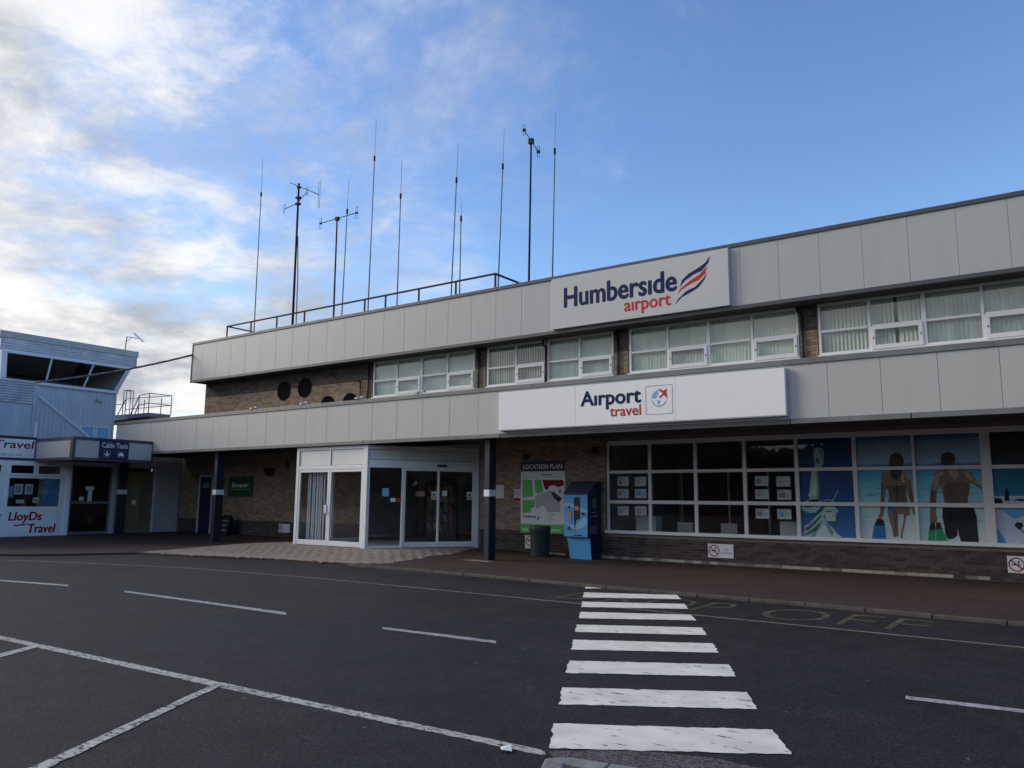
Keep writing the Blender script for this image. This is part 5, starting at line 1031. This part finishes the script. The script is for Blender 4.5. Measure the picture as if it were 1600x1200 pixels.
def rframe(mb, y0, y1, z0, z1, t, x0, x1):
    mb.box(x0, x1, y0, y0+t, z0, z1); mb.box(x0, x1, y1-t, y1, z0, z1); mb.box(x0, x1, y0+t, y1-t, z0, z0+t); mb.box(x0, x1, y0+t, y1-t, z1-t, z1)
mb = MB(); rframe(mb, 12.57, 14.50, 1.10, 2.28, 0.08, XK-0.07, XK+0.012); f = mb.build('window_frame', MT['upvc'], A, bevel=0.006)
MB().box(XK-0.04, XK-0.033, 12.62, 14.47, 1.16, 2.24).build('pane', MT['glass_d'], f)
for (a, b_) in ((12.60, 13.52), (13.53, 14.45)):
    mb = MB(); rframe(mb, a, b_, 2.295, 2.73, 0.075, XK-0.07, XK+0.016); f = mb.build('window_frame', MT['upvc'], A, bevel=0.006)
    MB().box(XK-0.04, XK-0.033, a+0.05, b_-0.05, 2.35, 2.68).build('pane', MT['glass_d'], f)
mb = MB(); rframe(mb, 11.0, 12.43, ZK, 2.30, 0.09, XK-0.07, XK+0.012); f = mb.build('door', MT['upvc'], A, bevel=0.006)
MB().box(XK-0.04, XK-0.033, 11.08, 12.35, 1.1, 2.22).build('pane', MT['glass_d'], f)
MB().box(XK-0.05, XK-0.008, 11.09, 12.34, ZK+0.09, 1.05).build('door_panel', MT['upvc'], f)
MB().box(XK+0.012, XK+0.06, 12.36, 12.47, 0.86, 0.90).build('door_handle', MT['black'], f)
mb = MB(); rframe(mb, 11.0, 12.43, 2.31, 2.73, 0.075, XK-0.07, XK+0.014); f = mb.build('window_frame', MT['upvc'], A)
MB().box(XK-0.04, XK-0.033, 11.05, 12.38, 2.36, 2.68).build('pane', MT['glass_d'], f)
lp = MB().box(XK-0.008, XK+0.006, 12.56, 14.46, 0.17, 1.07).build('lettered_panel', MT['upvc'], A, bevel=0.004)
pk = right(XK+0.006)
text('lettering', 'LloyDs', MT['dred'], lp, pk, (12.74, 0.59, 13.84, 0.985), 0.0, 0.12, 0.003, 0.015)
text('lettering', 'Travel', MT['dred'], lp, pk, (13.42, 0.235, 14.36, 0.55), 0.0, 0.10, 0.003, 0.014)
printed('brush_stroke', [[(12.90, 0.56), (13.02, 0.525), (13.15, 0.555), (13.30, 0.56), (13.40, 0.60), (13.38, 0.56), (13.28, 0.51), (13.12, 0.50), (12.98, 0.475)]], MT['dred'], lp, pk, 0.004)
mb = MB(); mb.box(-36, -33.2, 8, 14.6, 0, 0.1); mb.box(-33.4, -33.3, 8, 14.6, 0.1, 2.9); mb.box(-33.3, XK-0.1, 8, 14.6, 2.86, 2.9); mb.build('kiosk_interior', MT['dark'], A)
mb = MB(); mb.box(-36, XK-0.005, 8, 14.62, 2.87, 3.66); mb.build('roof_box', MT['flash_d'], A)
mb = MB(); mb.box(XK-0.05, XK+0.02, 8, 13.40, 3.60, 3.70); mb.box(XK-0.05, XK+0.02, 8, 13.40, 2.84, 2.915); mb.build('sign_trim', MT['backing'], A)
for q, lab in (((12.86, 1.62, 13.14, 1.98), 0), ((13.22, 1.63, 13.48, 1.98), 0), ((12.96, 1.30, 13.22, 1.42), 0), ((13.52, 1.32, 13.72, 1.50), 0)):
    nn_ = printed('window_notice', [rect(*q)], MT['paper'], A, right(XK-0.05), 0.0); printed('notice_print', [rect(q[0]+0.03, q[1]+0.04, q[2]-0.03, q[3]-0.05)], MT['gline'], nn_, right(XK-0.05), 0.003)
printed('window_poster', [rect(13.82, 1.22, 14.40, 2.18)], mat('sea_blue_poster', (0.03, 0.12, 0.26), rgb2=(0.10, 0.28, 0.45), vscale=5), A, right(XK-0.05), 0.0)
printed('window_poster', [rect(12.66, 1.5, 12.84, 1.9)], mat('pale_blue_poster', (0.10, 0.14, 0.28), rgb2=(0.30, 0.28, 0.36), vscale=9), A, right(XK-0.05), 0.0)
B = MB().box(XK-0.004, XK+0.035, 8.2, 13.38, 2.92, 3.595).build('kiosk_sign', MT['upvc'], None)
tag(B, 'white kiosk fascia sign with dark red travel agency lettering', 'sign')
pk = right(XK+0.035)
text('lettering', 'LloyDsTravel', MT['dred'], B, pk, (10.55, 3.18, 13.34, 3.535), 0.0, 0.10, 0.003, 0.010)
text('lettering', 'lloydstravel.co.uk', MT['gline'], B, pk, (11.35, 2.955, 13.0, 3.09), 0.006, 0, 0.003)

# ------------------------------------------------------------------ boxed canopy over the taxi office
A = empty('taxi_canopy', (-29.7, 14.8, 2.84), 'low boxed canopy with grey panels and dark edging over the taxi office', 'canopy')
XT = -28.30; YT = 13.42; z0, z1 = 2.83, 3.615
mb = MB(); mb.box(XK+0.04, XT-0.03, YT+0.03, YF+0.05, z0+0.03, z1-0.03); mb.build('canopy_box', MT['backing'], A)
mb = MB(); mb.box(XK+0.03, XT+0.02, YT-0.02, YT+0.12, z1-0.09, z1+0.02); mb.box(XT-0.10, XT+0.02, YT+0.12, YF-0.03, z1-0.09, z1+0.02); mb.box(XK+0.03, XT+0.015, YT-0.015, YT+0.12, z0-0.01, z0+0.085); mb.box(XT-0.10, XT+0.015, YT+0.12, YF-0.03, z0-0.01, z0+0.085); mb.box(XT-0.16, XT+0.012, YT-0.012, YT+0.10, z0+0.085, z1-0.09)
mb.build('edge_trim', MT['flash_d'], A)
MB().box(XK+0.05, XT-0.165, YT-0.002, YT+0.029, z0+0.088, z1-0.092).build('fascia_panel', MT['panel'], A, bevel=0.004)
for a, b_ in ((YT+0.105, 14.62), (14.626, 15.6), (15.606, YF-0.035)): MB().box(XT-0.029, XT+0.002, a, b_, z0+0.088, z1-0.092).build('fascia_panel', MT['panel'], A, bevel=0.004)
MB().box(XK+0.05, XT+0.03, YT+0.13, YF-0.03, z1-0.03, z1-0.01).build('canopy_roof', MT['roof'], A)
B = MB().box(XT+0.022, XT+0.05, 14.33, 15.41, 2.88, 3.61).build('taxi_sign', MT['navy2'], None, bevel=0.004)
tag(B, 'navy sign reading Cable Taxis with an arrow and a car pictogram', 'sign')
pk = right(XT+0.05)
text('lettering', 'Cable Taxis', MT['white'], B, pk, (14.41, 3.30, 15.34, 3.49), 0.006, 0, 0.003)
printed('arrow', [[(14.59, 3.17), (14.63, 3.17), (14.63, 3.06), (14.70, 3.10), (14.70, 3.055), (14.61, 2.99), (14.52, 3.055), (14.52, 3.10), (14.59, 3.06)]], MT['white'], B, pk, 0.003)
printed('pictogram_border', [[(c[0]+a*0.13, c[1]+b_*0.115), (c[0]+a2*0.13, c[1]+b2*0.115), (c[0]+a2*0.122, c[1]+b2*0.107), (c[0]+a*0.122, c[1]+b_*0.107)] for c in ((14.61, 3.08), (15.12, 3.08)) for (a, b_, a2, b2) in ((-1, -1, 1, -1), (1, -1, 1, 1), (1, 1, -1, 1), (-1, 1, -1, -1))], MT['gline'], B, pk, 0.003)
printed('car_pictogram', [[(15.02, 3.03), (15.22, 3.03), (15.22, 3.08), (15.20, 3.095), (15.175, 3.145), (15.065, 3.145), (15.04, 3.095), (15.02, 3.08)], rect(15.03, 3.0, 15.06, 3.03), rect(15.18, 3.0, 15.21, 3.03)], MT['white'], B, pk, 0.003)
for nm, q, lab in (('taxi_notice', (15.50, 1.80, 15.82, 1.95), 'white paper notice across the top of the taxi office glass'), ('taxi_notice', (15.60, 1.38, 15.76, 1.79), 'tall narrow white notice hanging under another on the taxi office glass'), ('taxi_notice', (15.28, 1.40, 15.44, 1.54), 'small square white notice low on the taxi office glass')):
    tag(MB().box(XS-0.058, XS-0.055, q[0], q[2], q[1], q[3]).build(nm, MT['paper']), lab, 'notice', 'notices on the taxi office glass')

# ------------------------------------------------------------------ control tower behind
A = empty('control_tower', (-39, 16, 0), 'blue metal clad control tower with outward leaning dark windows', 'building')
XW = -36.0
def corrugated(x, y0, y1, z0, z1, pitch=0.18, depth=0.03):
    mb = MB(); y = y0; prof = []
    while y < y1:
        for dy, dx in ((0, 0), (0.10, 0), (0.12, depth), (0.16, depth)): 
            if y+dy*pitch/0.18 < y1: prof.append((x+dx, y+dy*pitch/0.18))
        y += pitch
    prof.append((x, y1))
    for (a, b_), (c, d) in zip(prof, prof[1:]): mb.quad((a, b_, z0), (c, d, z0), (c, d, z1), (a, b_, z1))
    return mb
def ribbed(x, y0, y1, z0, z1, pitch=0.10, depth=0.035):
    mb = MB(); z = z0; prof = []
    while z < z1-0.01:
        prof += [(x, z), (x+depth, z+pitch*0.25), (x+depth, z+pitch*0.7)]; z += pitch
    prof.append((x, z1)); prof = [(a, min(b_, z1)) for a, b_ in prof]
    for (a, b_), (c, d) in zip(prof, prof[1:]): mb.quad((a, y0, b_), (a, y1, b_), (c, y1, d), (c, y0, d))
    return mb
MB().box(-43, XW-0.04, 12.5, 18.80, 0, 6.30).build('tower_core', MT['clad'], A)
corrugated(XW-0.03, 13.9, 18.80, 3.4, 6.28).build('cladding', MT['clad'], A)
mb = MB(); mb.box(XW-0.05, XW+0.012, 18.76, 18.83, 3.4, 6.28); mb.build('corner_trim', MT['clad'], A)
mb = corrugated(XW+0.10, 14.0, 15.45, 3.4, 5.80)
n0 = 0
st = MB(); yv = 15.45
prof = []
while yv < 17.66:
    for dy, dx in ((0, 0), (0.10, 0), (0.12, 0.03), (0.16, 0.03)): prof.append((XW+0.10+dx, min(yv+dy, 17.67)))
    yv += 0.18
zd = lambda y: 5.80-(y-15.45)*(5.80-4.22)/(17.67-15.45)
for (a, b_), (c, d) in zip(prof, prof[1:]): st.quad((a, b_, 3.4), (c, d, 3.4), (c, d, zd(d)), (a, b_, zd(b_)))
mb.add(st.v, st.f); mb.build('stair_enclosure', MT['clad'], A)
MB().prism([(XW+0.06, 15.40, 5.86), (XW+0.06, 17.72, 4.22), (XW+0.06, 17.72, 4.10), (XW+0.06, 15.40, 5.74)], (0.11, 0, 0)).build('stair_trim', MT['trim'], A)
for a, b_ in ((17.3, 17.95), (18.0, 18.66)):
    mb = MB(); rframe(mb, a, b_, 3.9, 4.70, 0.06, XW-0.02, XW+0.03); f = mb.build('window', MT['trim'], A); MB().box(XW+0.004, XW+0.010, a+0.05, b_-0.05, 3.9, 4.66).build('pane', MT['skyb'], f)
MB().box(XW, XW+0.12, 17.93, 18.15, 5.82, 5.95).build('lamp', MT['cap'], A)
# cab
zb0, zb1 = 6.36, 7.46; xb, xt = XW+0.02, XW+0.45
def cab(y, z): t = (z-zb0)/(zb1-zb0); return xb+(xt-xb)*t
yl = lambda z: 13.95-0.22*(z-zb0)/(zb1-zb0); yr = lambda z: 18.82+0.36*(z-zb0)/(zb1-zb0)
mb = MB(); mb.add([(cab(0, zb0)-0.12, yl(zb0)+0.1, zb0), (cab(0, zb0)-0.12, yr(zb0)-0.1, zb0), (cab(0, zb1)-0.12, yr(zb1)-0.1, zb1), (cab(0, zb1)-0.12, yl(zb1)+0.1, zb1), (-42.4, 14.0, zb0), (-42.4, 18.7, zb0), (-42.4, 18.7, zb1), (-42.4, 14.0, zb1)], [(4,5,6,7), (0,1,5,4), (3,2,6,7)])
mb.build('cab_interior', MT['dark'], A)
MB().box(-38.6, -38.4, 14.1, 18.6, zb0, zb0+0.42).build('control_desk', MT['tan'], A)
def slant(y0, y1, z0, z1, d, nm, m, par):
    mb = MB(); q = []
    for z in (z0, z1):
        for y in (y0(z), y1(z)):
            q += [(cab(y, z)-d, y, z), (cab(y, z), y, z)]
    mb.add(q, [(0,1,3,2), (4,6,7,5), (1,5,7,3), (0,2,6,4), (0,4,5,1), (2,3,7,6)]); return mb.build(nm, m, par)
post = lambda k: (lambda z: yl(z)+(yr(z)-yl(z))*k)
slant(post(0), post(1), zb0+0.06, zb1-0.03, 0.012, 'cab_pane', MT['glass_d'], A)
for k in (0.0, 0.357, 0.685, 1.0):
    wd = 0.035 if 0 < k < 1 else 0.09
    c = 0 if k == 0 else (1 if k == 1 else 0.5)
    slant((lambda z, k=k, c=c, wd=wd: post(k)(z)-wd*2*c), (lambda z, k=k, c=c, wd=wd: post(k)(z)+wd*2*(1-c)), zb0+0.0605, zb1-0.0305, 0.05, 'mullion', MT['trim'], A).location.x += 0.022
MB().box(XW-0.06, XW+0.10, 13.92, 18.86, 6.28, 6.40).build('cab_sill', MT['trim'], A)
MB().box(xt-0.2, xt+0.04, 13.70, 19.22, zb1-0.035, 7.56).build('cab_head', MT['trim'], A)
MB().box(-43, -42.4, 13.7, 19.2, 6.3, 7.5).build('cab_back', MT['clad'], A)
mb = MB(); mb.prism([(-42.4, 18.8, 6.30), (XW, 18.83, 6.30), (xt, 19.19, 7.5), (-42.4, 19.19, 7.5)], (0, 0.02, 0)); mb.build('cab_side', MT['trim'], A)
mb = MB(); mb.prism([(-42.4, 13.95, 6.30), (XW, 13.95, 6.30), (xt, 13.73, 7.5), (-42.4, 13.73, 7.5)], (0, -0.02, 0)); mb.build('cab_side', MT['trim'], A)
MB().box(-43, xt+0.02, 13.62, 19.38, 7.56, 8.12).build('roof_core', MT['clad_rib'], A)
ribbed(xt+0.025, 13.66, 19.30, 7.57, 8.03, 0.115, 0.03).build('ribbed_fascia', MT['clad_rib'], A)
mb = MB()
for a, b_ in ((13.55, 14.1), (14.11, 16.4), (16.41, 18.7), (18.71, 19.45)): mb.box(-43, xt+0.08, a, b_, 8.03, 8.31)
mb.build('roof_capping', MT['cap'], A, bevel=0.008)
MB().box(xt+0.02, xt+0.07, 19.30, 19.40, 7.55, 8.03).build('corner_trim', MT['cap'], A)
# lower block with louvres
MB().box(-36, -34.05, 8, 14.48, 3.5, 6.08).build('louvre_block', MT['clad'], A)
ribbed(-34.04, 8, 14.44, 5.20, 6.06, 0.105, 0.04).build('louvre_panel', MT['clad_rib'], A)
corrugated(-34.04, 8, 14.44, 3.5, 5.18).build('cladding', MT['clad'], A)
mb = MB(); mb.box(-34.06, -33.99, 14.44, 14.52, 3.5, 6.1); mb.box(-34.06, -33.99, 8, 14.44, 6.06, 6.13); mb.build('corner_trim', MT['clad'], A)
MB().box(-34.08, -33.98, 14.56, 14.66, 3.66, 4.52).build('downpipe', MT['upvc'], A)
# aerial on the cab roof
B = empty('yagi_aerial', (-35.7, 19.0, 8.31), 'small television style aerial on the corner of the control tower roof', 'aerial')
XA = -35.75
MB().tube((XA, 18.93, 8.31), (XA, 18.97, 9.0), 0.022).build('mast', MT['mast'], B)
MB().path([(XA, 18.97, 8.98), (XA, 19.25, 9.0), (XA, 19.5, 8.98)], 0.016).build('arm', MT['mast'], B)
MB().path([(XA, 18.98, 8.78), (XA, 19.2, 8.98)], 0.01).build('stay', MT['mast'], B)
MB().tube((XA, 19.30, 9.2), (XA, 19.78, 8.88), 0.018).build('boom', MT['mast'], B)
mb = MB()
for i in range(6): t = i/5; y, z = 19.30+0.48*t, 9.2-0.32*t; mb.tube((XA-0.2, y, z), (XA+0.2, y, z), 0.008, n=5)
mb.build('elements', MT['mast'], B)
# access platform behind the tower
B = empty('access_platform', (-38, 20.6, 4.4), 'galvanised steel access platform with guard rails behind the control tower', 'platform')
X0, X1, Y0, Y1, ZD = -40.2, -35.85, 20.35, 21.5, 5.52
MB().box(X0, -37.7, Y0, Y1, ZD-0.20, ZD+0.05).build('deck', MT['cap'], B); MB().box(-37.68, X1, Y0, Y1, ZD-0.16, ZD+0.02).build('deck', MT['galv'], B)
MB().box(X0, X1, Y0+0.2, Y0+0.3, ZD-0.40, ZD-0.2).build('beam', MT['mast'], B)
for x, y, zt_ in ((X1, Y0, 6.48), (X1, Y1, 6.48), (-36.75, Y0, 6.42), (-36.75, Y1, 6.42), (-38.9, Y0, 6.60), (-40.0, Y0, 6.3), (-40.1, Y1, 6.5), (-38.3, Y1, 6.45)): MB().tube((x, y, ZD), (x, y, zt_), 0.024, n=6).build('post', MT['galv'], B)
for x in (-37.95, -38.20): MB().path([(x, Y0, ZD), (x, Y0, 6.78), (x, Y0+0.35, 6.78), (x, Y0+0.35, ZD)], 0.022, 6).build('ladder_hoop', MT['galv'], B)
for p_, q_ in (((X1, Y0, 6.48), (X1, Y1, 6.48)), ((X1, Y0, 6.0), (X1, Y1, 6.0)), ((X1, Y1, 6.48), (-40.1, Y1, 6.62)), ((X1, Y1, 6.0), (-40.1, Y1, 6.05)), ((X1, Y0, 6.48), (-36.75, Y0, 6.42)), ((X1, Y0, 6.0), (-36.75, Y0, 5.95)), ((-40.2, Y0, 6.25), (-38.9, Y0, 6.35)), ((-38.9, Y0, 6.1), (-37.95, Y0, 6.1))): MB().tube(p_, q_, 0.02, n=6).build('rail', MT['galv'], B)
for p_, q_ in (((-36.75, Y0, 6.42), (-37.45, Y0, ZD)), ((-36.75, Y0, 6.0), (-37.05, Y0, ZD)), ((-38.0, Y0, 6.3), (-38.7, Y0, ZD)), ((-40.1, Y0+0.25, 4.5), (-39.2, Y0+0.25, ZD-0.2))): MB().tube(p_, q_, 0.026, n=6).build('brace', MT['galv'], B)
for x in (-39.9, -37.9, -36.0): MB().box(x-0.05, x+0.05, Y1-0.3, Y1-0.2, 0, ZD-0.16).build('leg', MT['mast'], B)
# cable slung from the fascia to the louvre block
mb = MB(); a = Vector((-29.98, 18.75, 7.50)); b_ = Vector((-34.0, 14.45, 6.12)); pts = []
for i in range(13):
    t = i/12; q = a.lerp(b_, t); q.z -= 0.22*4*t*(1-t)*0.6; pts.append(q)
mb.path(pts, 0.040, 8); tag(mb.build('slung_cable', MT['cable'], None, smooth=True), 'thick grey cable slung between the terminal fascia and the control tower', 'cable')

# ------------------------------------------------------------------ trees behind the camera, seen only as reflections
rt = random.Random(9); mb = MB()
for i in range(25000):
    t = rt.random(); x = -190+300*t; y = -48-16*math.sin(t*5)-rt.random()*8; h = 8.8+1.2*math.sin(t*31)+0.8*math.sin(t*77+1)
    if i % 4 == 3: x, y, h = 84+rt.random()*8, -75+150*t, 9.0+1.5*math.sin(t*23)+0.8*math.sin(t*61)   # added row that darkens what the porch side glass reflects
    z = rt.random()**0.8*h; s_ = 0.8+rt.random()*0.8
    a, b_ = rt.random()*6.28, rt.random()*6.28; u = Vector((math.cos(a), math.sin(a), 0.3*math.sin(b_)))*s_; v = Vector((-math.sin(a)*math.cos(b_), math.cos(a)*math.cos(b_), math.sin(b_)))*s_
    c = Vector((x, y, z)); mb.add([c-u, c+v, c+u, c-v], [(0,1,2,3)])
mb.build('far_trees', MT['leaf'], None, kind='stuff')
